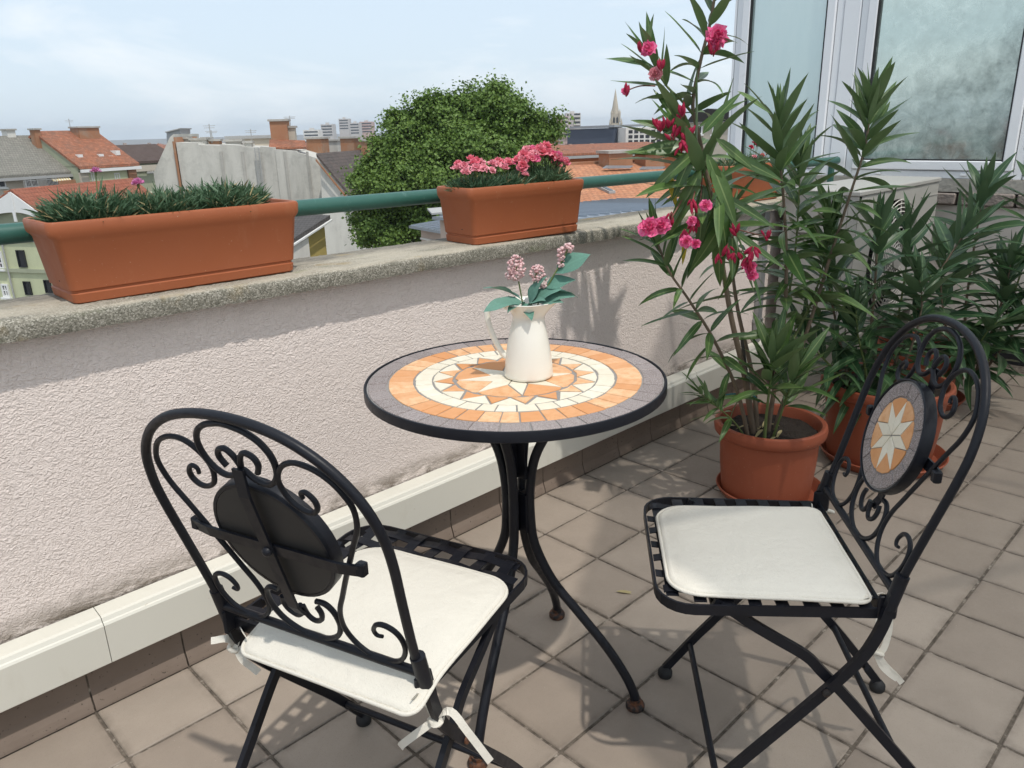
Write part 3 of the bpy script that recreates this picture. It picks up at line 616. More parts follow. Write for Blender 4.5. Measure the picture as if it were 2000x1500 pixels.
def blossom_mesh(name, r_, layers=3, per=9, up=0.5, ruff=0.25, seed=1, mat=None):
    rs = random.Random(seed); vs = []; fs = []
    for L_ in range(layers):
        t = L_ / max(1, layers - 1); rad = r_ * (1 - 0.45 * t); el = 0.15 + t * 1.0 * up * 2
        for k in range(per):
            a = 2 * math.pi * (k + 0.5 * L_ + rs.uniform(-.2, .2)) / per; wd = rad * rs.uniform(0.42, 0.6)
            d = Vector((math.cos(a), math.sin(a), 0)); s_ = Vector((-d.y, d.x, 0)); b = len(vs)
            o0 = Vector((0, 0, r_ * 0.12 * L_))
            for i, (q, ww) in enumerate(((0.1, 0.25), (0.6, 0.9), (1.0, 0.8))):
                for e in (-1, 0, 1):
                    p = o0 + d * (rad * q * math.cos(el * q)) + Vector((0, 0, rad * q * math.sin(el * q))) + s_ * (e * wd * ww)
                    if q > .5: p += Vector((0, 0, rs.uniform(-1, 1) * r_ * ruff)) + d * rs.uniform(-.12, .12) * r_
                    if e == 0 and q > .5: p += Vector((0, 0, -r_ * 0.10))
                    vs.append(p)
            for i in range(2):
                for e in range(2): fs.append((b + i * 3 + e, b + i * 3 + e + 1, b + i * 3 + 4 + e, b + i * 3 + 3 + e))
    me = bpy.data.meshes.new(name); me.from_pydata([tuple(p) for p in vs], [], fs); me.update()
    me.polygons.foreach_set('use_smooth', [True] * len(me.polygons))
    if mat: me.materials.append(mat)
    return me
def orient(p, up, spin=None):
    up = Vector(up).normalized(); q = up.to_track_quat('Z', 'Y').to_matrix().to_4x4()
    return Matrix.Translation(p) @ q @ Matrix.Rotation(rnd(0, 6.28) if spin is None else spin, 4, 'Z')
def carnation(plant, ctr, rx, ry, hh, nb, label, blooms, yaw=0.0, seed=3, dead=0.04):
    rs = random.Random(seed); t = thing('carnation_plant', ctr, yaw, label, 'flower', 'carnations in the planter boxes')
    mb = MB(); mb2 = MB()
    for k in range(nb):
        a = rs.uniform(0, 6.283); q = math.sqrt(rs.random()); bx, by = math.cos(a) * q * rx * 0.85, math.sin(a) * q * ry * 0.85
        out_ = Vector((math.cos(a) * q * rx / max(rx, ry), math.sin(a) * q, 0))
        top = hh * (1 - 0.45 * q * q) * rs.uniform(0.55, 1.05); zb = top * rs.uniform(0.0, 0.62)
        base = Vector((bx, by, 0)) + out_ * zb * 0.45 + Vector((0, 0, zb))
        d = (Vector((0, 0, 1)) * rs.uniform(0.6, 1.3) + out_ * rs.uniform(0.2, 0.9) + Vector((rs.gauss(0, .62), rs.gauss(0, .62), rs.gauss(0, .2)))).normalized()
        ln = rs.uniform(0.020, 0.043); w_ = rs.uniform(0.0011, 0.0022); s_ = d.cross(Vector((rs.gauss(0, 1), rs.gauss(0, 1), rs.gauss(0, 1)))).normalized()
        bend = Vector((out_.x, out_.y, -0.4)) * ln * rs.uniform(0.0, 0.35)
        m_ = base + d * ln * .55 + bend * .3; e = base + d * ln + bend
        tgt = mb2 if rs.random() < dead else mb
        tgt.add([base - s_ * w_, base + s_ * w_, m_ + s_ * w_, m_ - s_ * w_, e], [(0, 1, 2, 3), (3, 2, 4)])
    o = put('foliage', mb.mesh('foliage', G['carnation_leaf']), t); o['kind'] = 'stuff'
    if mb2.v: o = put('dry_leaves', mb2.mesh('dry_leaves', MATS['dry_leaf']), t); o['kind'] = 'stuff'
    for (x, y, z, r_, mat) in blooms:
        me = blossom_mesh('blossom', r_, 3, 8, rs.uniform(.35, .6), 0.26, rs.randint(0, 999), G[mat])
        o = put('blossom', me, t); tilt = Vector((x * 3 + rs.gauss(0, .2), y * 3 - 0.35 + rs.gauss(0, .2), 1)); o.matrix_local = orient(Vector((x, y, z)), tilt, rs.uniform(0, 6))
        MB().tube([(x * .8, y * .8, max(0.0, z - .05)), (x, y, z - r_ * .1)], 0.0011, 5).build('flower_stalk', G['stem_green'], t, world=False)
        MB().tube([(x, y, z - r_ * .8), (x, y, z - r_ * .3), (x, y, z + r_ * .15)], [r_ * .16, r_ * .24, r_ * .26], 7).build('calyx', G['stem_green'], t, world=False)
    return t
simple('dry_leaf', (0.36, 0.30, 0.15), 0.8, 0, 0.25, 50)
def soil_z(p, h): return p.location.z + h - 0.026
zA = soil_z(pA, .166); zB = soil_z(pB, .164); zC = soil_z(pC, .160)
carnation(pA, (-1.040, 0.112, zA), 0.090, 0.074, 0.108, 2755, 'leftmost dark green carnation tuft in the long planter with a mauve bloom', [(0.03, .02, 0.112, 0.011, 'petal_mauve')], seed=5, dead=.05)
carnation(pA, (-0.905, 0.108, zA), 0.090, 0.072, 0.096, 2610, 'middle carnation tuft of the long planter with one pink mauve bloom', [(-0.045, -.035, 0.086, 0.013, 'petal_mauve')], seed=6, dead=.06)
carnation(pA, (-0.755, 0.110, zA), 0.100, 0.074, 0.108, 3045, 'right hand bluish green carnation tuft without blooms in the long planter', [], seed=7, dead=.05)
bl = [(-.04, -.01, .082, .017, 'petal_light'), (-.015, -.035, .075, .018, 'petal_light'), (.015, -.03, .074, .017, 'petal_light'), (.01, .02, .10, .015, 'petal_coral'), (.025, .012, .095, .014, 'petal_coral'), (-.05, -.03, .068, .015, 'petal_light'), (.035, -.045, .068, .014, 'petal_light'), (-.03, .03, .088, .014, 'petal_coral'), (.045, .02, .088, .016, 'petal_light'), (-.055, .01, .076, .015, 'petal_light'), (0, -.005, .090, .017, 'petal_coral')]
carnation(pB, (0.000, 0.078, zB), 0.072, 0.066, 0.066, 1959, 'carnation with pale pink blooms at the left end of the middle planter', bl, R(-4.5), seed=8, dead=.06)
bl = [(-.045, .01, .082, .017, 'petal_light'), (-.03, -.03, .072, .016, 'petal_light'), (.0, .035, .088, .016, 'petal_coral'), (.055, .01, .088, .018, 'petal_coral'), (.05, -.02, .078, .016, 'petal_coral'), (-.02, .02, .080, .016, 'petal_light'), (.02, .01, .082, .017, 'petal_coral'), (.035, .03, .087, .015, 'petal_coral'), (.04, -.045, .048, .012, 'petal_light')]
carnation(pB, (0.125, 0.068, zB), 0.080, 0.066, 0.062, 2240, 'low carnation tuft with few blooms in the centre of the middle planter', bl, R(-4.5), seed=9, dead=.10)
bl = []
rs_ = random.Random(4)
for k in range(46):
    a = rs_.uniform(0, 6.28); q = math.sqrt(rs_.random()); bl.append((math.cos(a) * q * .098, math.sin(a) * q * .060, .120 - .050 * q * q + rs_.uniform(-.010, .010), rs_.uniform(.014, .020), rs_.choice(['petal_coral', 'petal_coral', 'petal_coral', 'petal_light', 'petal_hot'])))
carnation(pB, (0.262, 0.058, zB), 0.100, 0.070, 0.098, 3360, 'tall carnation crowded with coral pink blooms at the right end', bl, R(-4.5), seed=10, dead=.02)
bl = [(.06, 0, .10, .014, 'petal_red'), (.08, -.02, .092, .013, 'petal_red'), (.045, .01, .105, .013, 'petal_red'), (.10, -.03, .080, .014, 'petal_red'), (.06, -.045, .066, .014, 'petal_salmon'), (.03, -.04, .055, .012, 'petal_salmon'), (-.02, -.03, .05, .012, 'petal_light'), (.085, .02, .098, .012, 'petal_red'), (0, 0, .09, .012, 'petal_red')]
carnation(pC, (1.66, 0.105, zC), 0.10, 0.062, 0.080, 1300, 'carnation with dark red and salmon blooms in the planter behind the oleander', bl, 0, seed=12, dead=.10)
carnation(pC, (1.48, 0.105, zC), 0.09, 0.062, 0.070, 900, 'carnation tuft half hidden behind the oleander leaves in the far planter', [], 0, seed=13, dead=.10)

# ------------------------------------------------------------------ bistro table
tb = thing('bistro_table', (-0.5335, -0.619, 0), 0, 'round mosaic topped bistro table with black curved legs', 'table')
TZ = 0.738; TR = 0.300
MB().lathe([(TR - .012, TZ - .0205), (TR - .002, TZ - .0205), (TR, TZ - .0190), (TR, TZ - .002), (TR - .001, TZ), (TR - .004, TZ), (TR - .005, TZ - .003), (TR - .012, TZ - .003)], 96, closed=True).build('rim', G['iron'], tb, smooth=40, world=False)
MB().lathe([(0.0, TZ - .0185), (TR - .006, TZ - .0185), (TR - .006, TZ - .0024), (0.0, TZ - .0024)], 72).build('mosaic_bed', G['mosaic_grout'], tb, world=False)
def inset(poly, g):
    c = sum((Vector(p) for p in poly), Vector((0, 0))) / len(poly); o_ = []
    k = len(poly)
    for i in range(k):                      # move every edge inwards by g
        a, b, d = Vector(poly[i - 1]), Vector(poly[i]), Vector(poly[(i + 1) % k])
        e1 = (b - a).normalized(); e2 = (d - b).normalized(); n1_ = Vector((-e1.y, e1.x)); n2_ = Vector((-e2.y, e2.x))
        s_ = n1_ + n2_; q = 1 + n1_.dot(n2_)
        o_.append(b + s_ * (g / max(q, 0.35)))
    return o_
def piece(parent, poly, mat, tf, g=0.0013, th=0.004, ch=0.0007, name='mosaic_tile'):
    """one mosaic stone: inset polygon, slightly chamfered; tf maps (x, y, h) to parent space"""
    A = sum(poly[i][0] * poly[(i + 1) % len(poly)][1] - poly[(i + 1) % len(poly)][0] * poly[i][1] for i in range(len(poly)))
    if A < 0: poly = poly[::-1]
    g_ = g * rnd(0.6, 1.5); P = inset([Vector(p) + Vector((rnd(-1, 1), rnd(-1, 1))) * g * 0.45 for p in poly], g_); Q = inset(P, ch); dz = rnd(-.0003, .0003); k = len(P)
    vs = [tf(p.x, p.y, -th) for p in P] + [tf(p.x, p.y, dz - ch) for p in P] + [tf(p.x, p.y, dz) for p in Q]
    fs = [tuple(2 * k + i for i in range(k))]
    for t in range(2):
        for i in range(k): fs.append((t * k + i, t * k + (i + 1) % k, (t + 1) * k + (i + 1) % k, (t + 1) * k + i))
    return MB().add(vs, fs).build(name, G[mat], parent, world=False)
def pol(r_, a): return (r_ * math.cos(a), r_ * math.sin(a))
ttf = lambda x, y, h: (x, y, TZ - 0.0008 + h)
def ring_tiles(r0, r1, n_, mat, tf, parent, off=0.0, jit=0.12, sub=3):
    es = [2 * math.pi * (k + rnd(-jit, jit)) / n_ + off for k in range(n_)]
    for k in range(n_):
        a, b = es[k], es[(k + 1) % n_] + (2 * math.pi if k == n_ - 1 else 0); e0, e1 = rnd(-.0012, .0012), rnd(-.0012, .0012)
        P = [pol(r1 + e1, a + (b - a) * i / sub) for i in range(sub + 1)] + [pol(r0 + e0, b - (b - a) * i / sub) for i in range(sub + 1)]
        piece(parent, [Vector(p) for p in P][:], mat, tf)
ring_tiles(0.2535, 0.2935, 36, 'stone_grey', ttf, tb, jit=.08)
ring_tiles(0.2015, 0.2525, 40, 'stone_orange', ttf, tb, 0.05, jit=.10, sub=2)
ring_tiles(0.1655, 0.2000, 32, 'stone_cream', ttf, tb, 0.02, jit=.10, sub=2)
NT = 16
for k in range(NT):
    st_ = 2 * math.pi / NT; a0 = st_ * k + .12; a1 = a0 + st_; am = a0 + st_ / 2
    piece(tb, [Vector(pol(.1645, a0)), Vector(pol(.1650, am)), Vector(pol(.1645, a1)), Vector(pol(.1255 + rnd(-.003, .003), am + rnd(-.012, .012)))], 'stone_cream', ttf)
    piece(tb, [Vector(pol(.1615, a1)), Vector(pol(.1225, am)), Vector(pol(.1245, a1)), Vector(pol(.1225, am + st_))], 'stone_orange', ttf)
def star(parent, rt, ri, rd, tf, cream='stone_cream', orange='stone_orange', off=0.0, edge=None, g=.0011):
    h_ = math.pi / 8
    for k in range(8):
        a = 2 * math.pi * k / 8 + off; b = a + h_
        piece(parent, [Vector((0.0008 * math.cos(a), .0008 * math.sin(a))), Vector(pol(ri, a - h_)), Vector(pol(rt, a)), Vector(pol(ri, a + h_))], cream, tf, g=g * .8)
        e_ = rd if edge is None else edge
        piece(parent, [Vector(pol(ri, b)), Vector(pol(rt, a)), Vector(pol(e_, a + .10)), Vector(pol(e_, b)), Vector(pol(e_, b + h_ - .10)), Vector(pol(rt, b + h_))], orange, tf, g=g)
star(tb, 0.1150, 0.050, 0.1205, ttf, off=0.12)
# legs
RF = 0.262
for k in range(4):
    a = R(-65.5 + 90 * k) ; d = Vector((math.cos(a), math.sin(a), 0))
    prof = [(0.118, TZ - .024), (0.108, TZ - .046), (0.072, TZ - .105), (0.040, TZ - .17), (0.0275, TZ - .24), (0.027, TZ - .31), (0.036, TZ - .375), (0.075, TZ - .455), (0.135, TZ - .525), (0.195, TZ - .595), (0.236, TZ - .655), (RF - .004, TZ - .70), (RF, 0.018)]
    MB().tube(catmull([d * r_ + Vector((0, 0, z)) for r_, z in prof], 5), 0.0102, 12).build('leg', G['iron'], tb, smooth=60, world=False)
    MB().lathe([(0.0, 0), (0.019, 0.0), (0.0205, 0.003), (0.0205, 0.010), (0.018, 0.0145), (0.0125, 0.016), (0.0125, 0.024), (0.0, 0.026)], 20, d * RF).build('foot_cap', G['rusty_foot'], tb, smooth=30, world=False)
for z in (TZ - .19, TZ - .315):
    MB().box((-.026, -.004, z - .03), (.026, .004, z + .06)).build('junction_plate', G['iron'], tb, world=False); MB().box((-.004, -.026, z - .029), (.004, .026, z + .059)).build('junction_plate', G['iron'], tb, world=False)
MB().strip([(-.2, 0, TZ - .0255), (.2, 0, TZ - .0255)], (0, 1, 0), .03, .006).build('cross_bar', G['iron'], tb, world=False)
MB().strip([(0, -.2, TZ - .026), (0, .2, TZ - .026)], (1, 0, 0), .03, .006).build('cross_bar', G['iron'], tb, world=False)

# ------------------------------------------------------------------ folding chairs
TAU = R(16)
def BK(u, v, n_=0.0): return Vector((-0.18 - v * math.sin(TAU) + n_ * math.cos(TAU), u, 0.45 + v * math.cos(TAU) + n_ * math.sin(TAU)))
def chair(loc, psi, label):
    c = thing('folding_chair', (loc[0], loc[1], 0), psi, label, 'chair', 'black wrought iron mosaic chairs')
    I = G['iron']; W = False
    # seat frame, a flat band with rounded front corners
    SW, SF, SR = 0.195, 0.182, -0.178; r_ = 0.06
    P = [(SR, -SW + .008)]
    for k in range(7): a = R(-90 + 15 * k); P.append((SF - r_ + r_ * math.cos(a), -SW + r_ + r_ * math.sin(a)))
    for k in range(7): a = R(15 * k); P.append((SF - r_ + r_ * math.cos(a), SW - r_ + r_ * math.sin(a)))
    P.append((SR, SW - .008))
    MB().strip([(x, y, 0.4485) for x, y in P], (0, 0, 1), 0.019, 0.004).build('seat_frame', I, c, world=W)
    MB().strip([(SR, -SW + .01, 0.4485), (SR, SW - .01, 0.4485)], (0, 0, 1), 0.022, 0.005).build('rear_rail', I, c, world=W)
    ys = [-.150, -.100, -.050, 0, .050, .100, .150]
    for i, y in enumerate(ys):              # slats front to back, woven over and under
        fr = SF - (0.003 if abs(y) < .13 else 0.012)
        pts = [(SR + .003, y, 0.457)]
        for j in range(8): pts.append((-0.152 + j * 0.044, y, 0.4575 + (0.0022 if (i + j) % 2 else -0.0022)))
        pts.append((fr, y, 0.457)); MB().strip(catmull(pts, 3), (0, 1, 0), 0.021, 0.0018).build('seat_slat', I, c, world=W)
    for j in range(8):
        x = -0.152 + j * 0.044; e = SW - (.004 if x < SF - .07 else (.010 if x < SF - .04 else .026)); pts = [(x, -e, 0.457)]
        for i, y in enumerate(ys): pts.append((x, y, 0.4575 - (0.0022 if (i + j) % 2 else -0.0022)))
        pts.append((x, e, 0.457)); MB().strip(catmull(pts, 3), (1, 0, 0), 0.021, 0.0018).build('seat_slat', I, c, world=W)
    # back arch
    half = [(0.190, 0.030), (0.193, 0.10), (0.200, 0.19), (0.2055, 0.255), (0.204, 0.305), (0.188, 0.357), (0.155, 0.400), (0.110, 0.430), (0.060, 0.446), (0.0, 0.4515)]
    A = half + [(-u, v) for u, v in half[-2::-1]]
    MB().tube([BK(*p.to_2d()) for p in catmull([(u, v, 0) for u, v in A], 5)], 0.0068, 12).build('back_arch', I, c, smooth=60, world=W)
    MB().tube([BK(.190, .040), BK(-.190, .040)], 0.0070, 10).build('cross_rail', I, c, smooth=60, world=W)
    S1 = [(.092, .340), (.091, .349), (.100, .352), (.110, .342), (.111, .329), (.102, .319), (.087, .318), (.070, .328), (.061, .346), (.0595, .362), (.067, .379), (.082, .393), (.102, .3995), (.127, .3955), (.148, .3835), (.163, .365), (.1715, .342), (.166, .308), (.149, .274), (.132, .240), (.112, .200), (.093, .160), (.080, .133), (.0735, .108), (.074, .084), (.086, .060), (.107, .0445), (.134, .0435), (.160, .053), (.175, .076), (.178, .101), (.170, .118), (.154, .125), (.139, .121), (.130, .107), (.133, .097), (.143, .098)]
    for s in (1, -1):
        q = catmull([(s * u, v, 0) for u, v in S1], 4); k = len(q)
        rr = [0.0040 * min(1.0, 0.72 + 0.28 * min(i, k - 1 - i) / 14) for i in range(k)]
        MB().tube([BK(p.x, p.y) for p in q], rr, 8).build('scroll', I, c, smooth=60, world=W)
    TL = [(0, .368), (.018, .354), (.037, .350), (.054, .360), (.064, .380), (.064, .402), (.053, .421), (.034, .433), (.012, .4385), (0, .4395)]
    q = catmull([(u, v, 0) for u, v in TL] + [(-u, v, 0) for u, v in TL[-2:0:-1]], 4, closed=True); MB().tube([BK(p.x, p.y) for p in q], 0.0044, 8, closed=True).build('top_loop', I, c, smooth=60, world=W)
    BLp = [(.0, .042), (.031, .0485), (.055, .066), (.066, .093), (.0635, .118), (.052, .131), (.036, .131)]
    q = catmull([(u, v, 0) for u, v in BLp[::-1]] + [(-u, v, 0) for u, v in BLp[1:]], 4); MB().tube([BK(p.x, p.y) for p in q], 0.0044, 8).build('bottom_loop', I, c, smooth=60, world=W)
    for s in (1, -1):
        q = catmull([(0, .372, 0), (s * .006, .388, 0), (s * .017, .3975, 0), (s * .030, .393, 0), (s * .034, .381, 0), (s * .027, .367, 0)], 5); MB().tube([BK(p.x, p.y) for p in q], 0.0042, 8).build('small_curl', I, c, smooth=60, world=W)
        q = catmull([(s * .003, .110, 0), (s * .006, .091, 0), (s * .017, .083, 0), (s * .031, .090, 0), (s * .0365, .105, 0), (s * .033, .118, 0)], 5); MB().tube([BK(p.x, p.y) for p in q], 0.0042, 8).build('small_curl', I, c, smooth=60, world=W)
    # medallion
    md = 0.103; vc_ = 0.238
    def mtf(x, y, h): return BK(x, vc_ + y, 0.0165 + h)
    mo = MB(); vs = []; n_ = 48
    for (rr, h) in ((md - .006, -.019), (md - .001, -.019), (md, -.017), (md, .0015), (md - .002, .003), (md - .0035, .0015), (md - .0035, -.002), (0.0005, -.002)):
        for k in range(n_): a = 2 * math.pi * k / n_; vs.append(mtf(rr * math.cos(a), rr * math.sin(a), h))
    fs = []
    for i in range(7):
        for k in range(n_): fs.append((i * n_ + k, i * n_ + (k + 1) % n_, (i + 1) * n_ + (k + 1) % n_, (i + 1) * n_ + k))
    me_ = mo.add(vs, fs).build('medallion', I, c, smooth=35, world=W)
    MB().prism([mtf((md - .0065) * math.cos(2 * math.pi * k / n_), (md - .0065) * math.sin(2 * math.pi * k / n_), -.0185) for k in range(n_)], BK(0, 0, 0.004) - BK(0, 0, 0)).build('medallion_backing', G['disc_back'], me_, world=W)
    MB().prism([mtf((md - .004) * math.cos(2 * math.pi * k / n_), (md - .004) * math.sin(2 * math.pi * k / n_), -.0018) for k in range(n_)], BK(0, 0, 0.0010) - BK(0, 0, 0)).build('mosaic_bed', G['mosaic_grout'], me_, world=W)
    t2 = lambda x, y, h: mtf(x, y, 0.0012 + h)
    es = 16
    for k in range(es):
        a, b = 2 * math.pi * k / es + .1, 2 * math.pi * (k + 1) / es + .1
        piece(me_, [Vector(pol(md - .006, a)), Vector(pol(md - .006, (a + b) / 2)), Vector(pol(md - .006, b)), Vector(pol(.0705, b)), Vector(pol(.0705, (a + b) / 2)), Vector(pol(.0705, a))], 'stone_grey', t2, g=.0006, th=.003)
    star(me_, .0665, .031, .066, t2, off=R(90), edge=.0695, g=.0007)
    # straps behind the medallion with a bolt
    MB().strip([BK(.150, vc_ - .004, -.004), BK(.118, vc_ - .004, -.0085), BK(-.118, vc_ - .004, -.0085), BK(-.150, vc_ - .004, -.004)], BK(0, 1) - BK(0, 0), .019, .004).build('strap', I, c, world=W)
    MB().strip([BK(0, .372, -.006), BK(0, .33, -.0125), BK(0, .12, -.0125), BK(0, .100, -.006)], BK(1, 0) - BK(0, 0), .019, .004).build('strap', I, c, world=W)
    b_ = MB().lathe([(0.0, 0), (.0075, 0), (.007, .004), (.004, .0068), (.0, .0075)], 14).build('bolt', I, c, smooth=60, world=W); nb_ = (BK(0, 0, -1) - BK(0, 0)).normalized(); b_.matrix_local = orient(BK(0, vc_ - .004, -.0145), nb_, 0)
    for s in (1, -1): MB().bbox((-.007, -.007, -.010), (.006, .007, .010), .002, Matrix.Translation(BK(s * .150, vc_ - .004)) ).build('strap_clip', I, c, world=W)
    # legs: the arch runs on down and forward; the second pair runs from the seat front to the rear feet
    LA = [(-0.189, .49), (-0.184, .468), (-0.176, .430), (-0.165, .397), (-0.150, .366), (-0.113, .315), (-0.059, .248), (0.042, .125), (0.118, .022)]
    LB = [(0.090, .455), (0.060, .440), (0.023, .413), (-0.016, .388), (-0.068, .355), (-0.096, .325), (-0.134, .284), (-0.188, .220), (-0.250, .146), (-0.291, .094), (-0.345, .022)]
    for s in (1, -1):
        y = s * 0.197
        MB().strip(catmull([(f_, y, z) for f_, z in LA], 4), (1, 0, .6), 0.0175, 0.010).build('front_leg', I, c, world=W)
        MB().strip(catmull([(f_, s * 0.180, z) for f_, z in LB], 4), (.6, 0, .8), 0.0175, 0.010).build('rear_leg', I, c, world=W)
        MB().tube([(-.192 - .006, y - s * .004, .522), (-.184, y - s * .003, .462)], .0112, 12).build('arch_socket', I, c, smooth=40, world=W)
        for (f_, yy) in ((.118, y), (-.347, s * .180)):
            MB().lathe([(0.0, 0), (.0145, 0), (.0165, .004), (.0165, .014), (.013, .019), (.009, .024), (0, .026)], 16, (f_, yy, 0)).build('foot_cap', G['dark_inside'], c, smooth=40, world=W)
        p_ = MB().lathe([(0.0, 0), (.007, 0), (.0065, .004), (0, .006)], 12).build('pivot_bolt', G['rusty_foot'], c, smooth=60, world=W); p_.matrix_local = orient(Vector((-.100, y + s * .0056, .300)), (0, s, 0), 0)
        MB().bbox((-.200, s * .187 - .004, .438), (-.168, s * .187 + .004, .482), .003).build('hinge_plate', I, c, world=W)
    MB().tube([(.066, -.197, .092), (.066, .197, .092)], .0065, 8).build('stretcher', I, c, smooth=60, world=W)
    MB().tube([(-.236, -.18, .162), (-.236, .18, .162)], .0065, 8).build('stretcher', I, c, smooth=60, world=W)
    MB().tube([(.088, -.18, .4405), (.088, .18, .4405)], .0055, 8).build('stretcher', I, c, smooth=60, world=W)
    return c
PL, PR = R(18), R(130)
chair((-0.915, -0.687), PL, 'black iron chair seen from behind with its medallion back to the viewer')
chair((-0.369, -1.062), PR, 'black iron chair facing left showing its star mosaic medallion')

def cushion(loc, psi, lx, ly, zoff, tilt, ties, label, sag=9.0):
    c = thing('seat_cushion', (loc[0], loc[1], zoff), psi, label, 'cushion', 'cream chair cushions')
    # rounded outline, front corners rounder
    def outline(e, k_=8):
        o_ = []
        for sx, sy, a0, r_ in ((1, 1, 0, .055), (-1, 1, 90, .022), (-1, -1, 180, .022), (1, -1, 270, .055)):
            wx = lx / 2 + e; wy = (ly / 2 if sx > 0 else ly / 2 + .006) + e; rr = r_ + e
            for k in range(k_ + 1): a = R(a0 + 90 * k / k_); o_.append(Vector((sx * (wx - rr) + rr * math.cos(a), sy * (wy - rr) + rr * math.sin(a), 0)))
        # extra points on straight sides
        q = []
        for i, p in enumerate(o_):
            n_ = o_[(i + 1) % len(o_)]; q.append(p)
            if (n_ - p).length > .05:
                for t in range(1, 14): q.append(p.lerp(n_, t / 14))
        return q
    def zs(p): return -max(0.0, tilt - .16 - p.x - .03) * .0 - max(0.0, -sag - p.x) * .30 + noise.noise(Vector((p.x * 14, p.y * 14, loc[0]))) * .0014
    rings = []
    for e, z in ((-.10, .0), (-.02, .0), (-.004, .003), (0, .0095), (-.004, .0165), (-.010, .0182), (-.014, .0176), (-.020, .0205), (-.04, .0235), (-.07, .0248), (-.12, .0255)):
        o_ = outline(0) ; cc = Vector((0, 0, 0))
        R_ = []
        for p in o_:
            f_ = 1 + e / max(p.length, .05); q = p * f_; wr = noise.noise(Vector((p.x * 45, p.y * 45, e * 20 + loc[1]))) * (.0016 if -.03 < e < 0.001 else .0006); R_.append(Vector((q.x, q.y, z * .74 + zs(q) + wr)))
        rings.append(R_)
    k = len(rings[0]); vs = [p for q in rings for p in q]; fs = [tuple(range(k - 1, -1, -1))]
    for i in range(len(rings) - 1):
        for j in range(k): fs.append((i * k + j, i * k + (j + 1) % k, (i + 1) * k + (j + 1) % k, (i + 1) * k + j))
    ci = len(vs); vs.append(Vector((0, 0, .0190))); L_ = (len(rings) - 1) * k
    for j in range(k): fs.append((L_ + j, L_ + (j + 1) % k, ci))
    pad = MB().add(vs, fs).build('pad', G['cushion_cloth'], c, smooth=75, world=False)
    MB().tube([Vector((p.x * 1.004, p.y * 1.004, .0070 + zs(p))) for p in outline(.0)], .0034, 6, closed=True).build('piping', G['cushion_cloth'], pad, smooth=75, world=False)
    for strands in ties:
        t = MB()
        for pts in strands:
            Q_ = catmull(pts, 5); rot_ = Matrix.Rotation(-psi, 3, 'Z'); vd = rot_ @ (CP - Vector((loc[0], loc[1], zoff))); tg_ = (Vector(Q_[-1]) - Vector(Q_[0])); wd_ = tg_.cross(vd); t.strip(Q_, wd_ + Vector((rnd(-.1, .1), rnd(-.1, .1), rnd(-.1, .1))) * wd_.length, .0115, .0013)
        t.build('tie', G['cushion_cloth'], c, world=False)
        MB().tube(catmull([Vector(strands[0][-1]) + Vector(q) for q in ((.004, .004, .006), (.010, -.004, 0), (-.004, -.006, -.004), (-.008, .004, .002))], 4, closed=True), .0042, 7, closed=True).build('knot', G['cushion_cloth'], c, smooth=60, world=False)
    return c
def lpt(u, v, D, loc, psi, z0):            # pixel ray to cushion-local point
    p = at(u, v, D); m_ = (Matrix.Translation((loc[0], loc[1], z0)) @ Matrix.Rotation(psi, 4, 'Z')).inverted(); return m_ @ p
fL = Vector((math.cos(PL), math.sin(PL))); lL = Vector((-fL.y, fL.x)); cL = Vector((-0.915, -0.687)) + fL * -.070 + lL * -.040
fR = Vector((math.cos(PR), math.sin(PR))); lR = Vector((-fR.y, fR.x)); cR_ = Vector((-0.369, -1.062)) + fR * 0.0 + lR * .026
q1 = lambda u, v, D: lpt(u, v, D, cL, PL, 0.463)
q2 = lambda u, v, D: lpt(u, v, D, cR_, PR, 0.461)
cushion(cL, PL, .325, .318, .4615, .0, [
    [[(-.150, -.158, .012), q1(832, 1368, .955), q1(845, 1392, .93), q1(852, 1404, .925)], [q1(850, 1404, .925), q1(815, 1430, .92), q1(786, 1452, .925), q1(782, 1458, .93)], [q1(850, 1400, .925), q1(880, 1388, .92), q1(915, 1430, .915), q1(958, 1486, .92)], [q1(838, 1398, .925), q1(848, 1412, .915), q1(862, 1402, .92), q1(850, 1396, .93)]],
    [[(-.150, .158, .012), q1(468, 1225, 1.12), q1(462, 1250, 1.10), q1(458, 1262, 1.10)], [q1(458, 1252, 1.10), q1(440, 1246, 1.09), q1(420, 1249, 1.09), q1(412, 1250, 1.09)], [q1(460, 1258, 1.10), q1(472, 1285, 1.09), q1(490, 1300, 1.09), q1(505, 1312, 1.09)], [q1(474, 1206, 1.13), q1(452, 1225, 1.11), q1(450, 1245, 1.10), q1(462, 1256, 1.10)]]],
    'cream seat cushion tied to the chair seen from behind', sag=.098)
cushion(cR_, PR, .322, .312, .461, .0, [
    [[(-.150, .158, .012), q2(1722, 1162, 1.245), q2(1716, 1210, 1.235), q2(1710, 1262, 1.23), q2(1713, 1278, 1.23)], [q2(1728, 1165, 1.245), q2(1738, 1215, 1.245), q2(1728, 1262, 1.235), q2(1714, 1280, 1.23)], [q2(1713, 1276, 1.228), q2(1728, 1298, 1.225), q2(1748, 1318, 1.225), q2(1762, 1334, 1.225)], [q2(1711, 1274, 1.228), q2(1722, 1300, 1.225), q2(1738, 1316, 1.22), q2(1752, 1326, 1.22)]],
    [[(-.150, -.158, .012), q2(1585, 986, 1.50), q2(1600, 990, 1.50), q2(1618, 1000, 1.49)], [q2(1580, 984, 1.50), q2(1578, 990, 1.50), q2(1592, 994, 1.49), q2(1610, 1002, 1.49)]]],
    'cream seat cushion on the chair facing left')

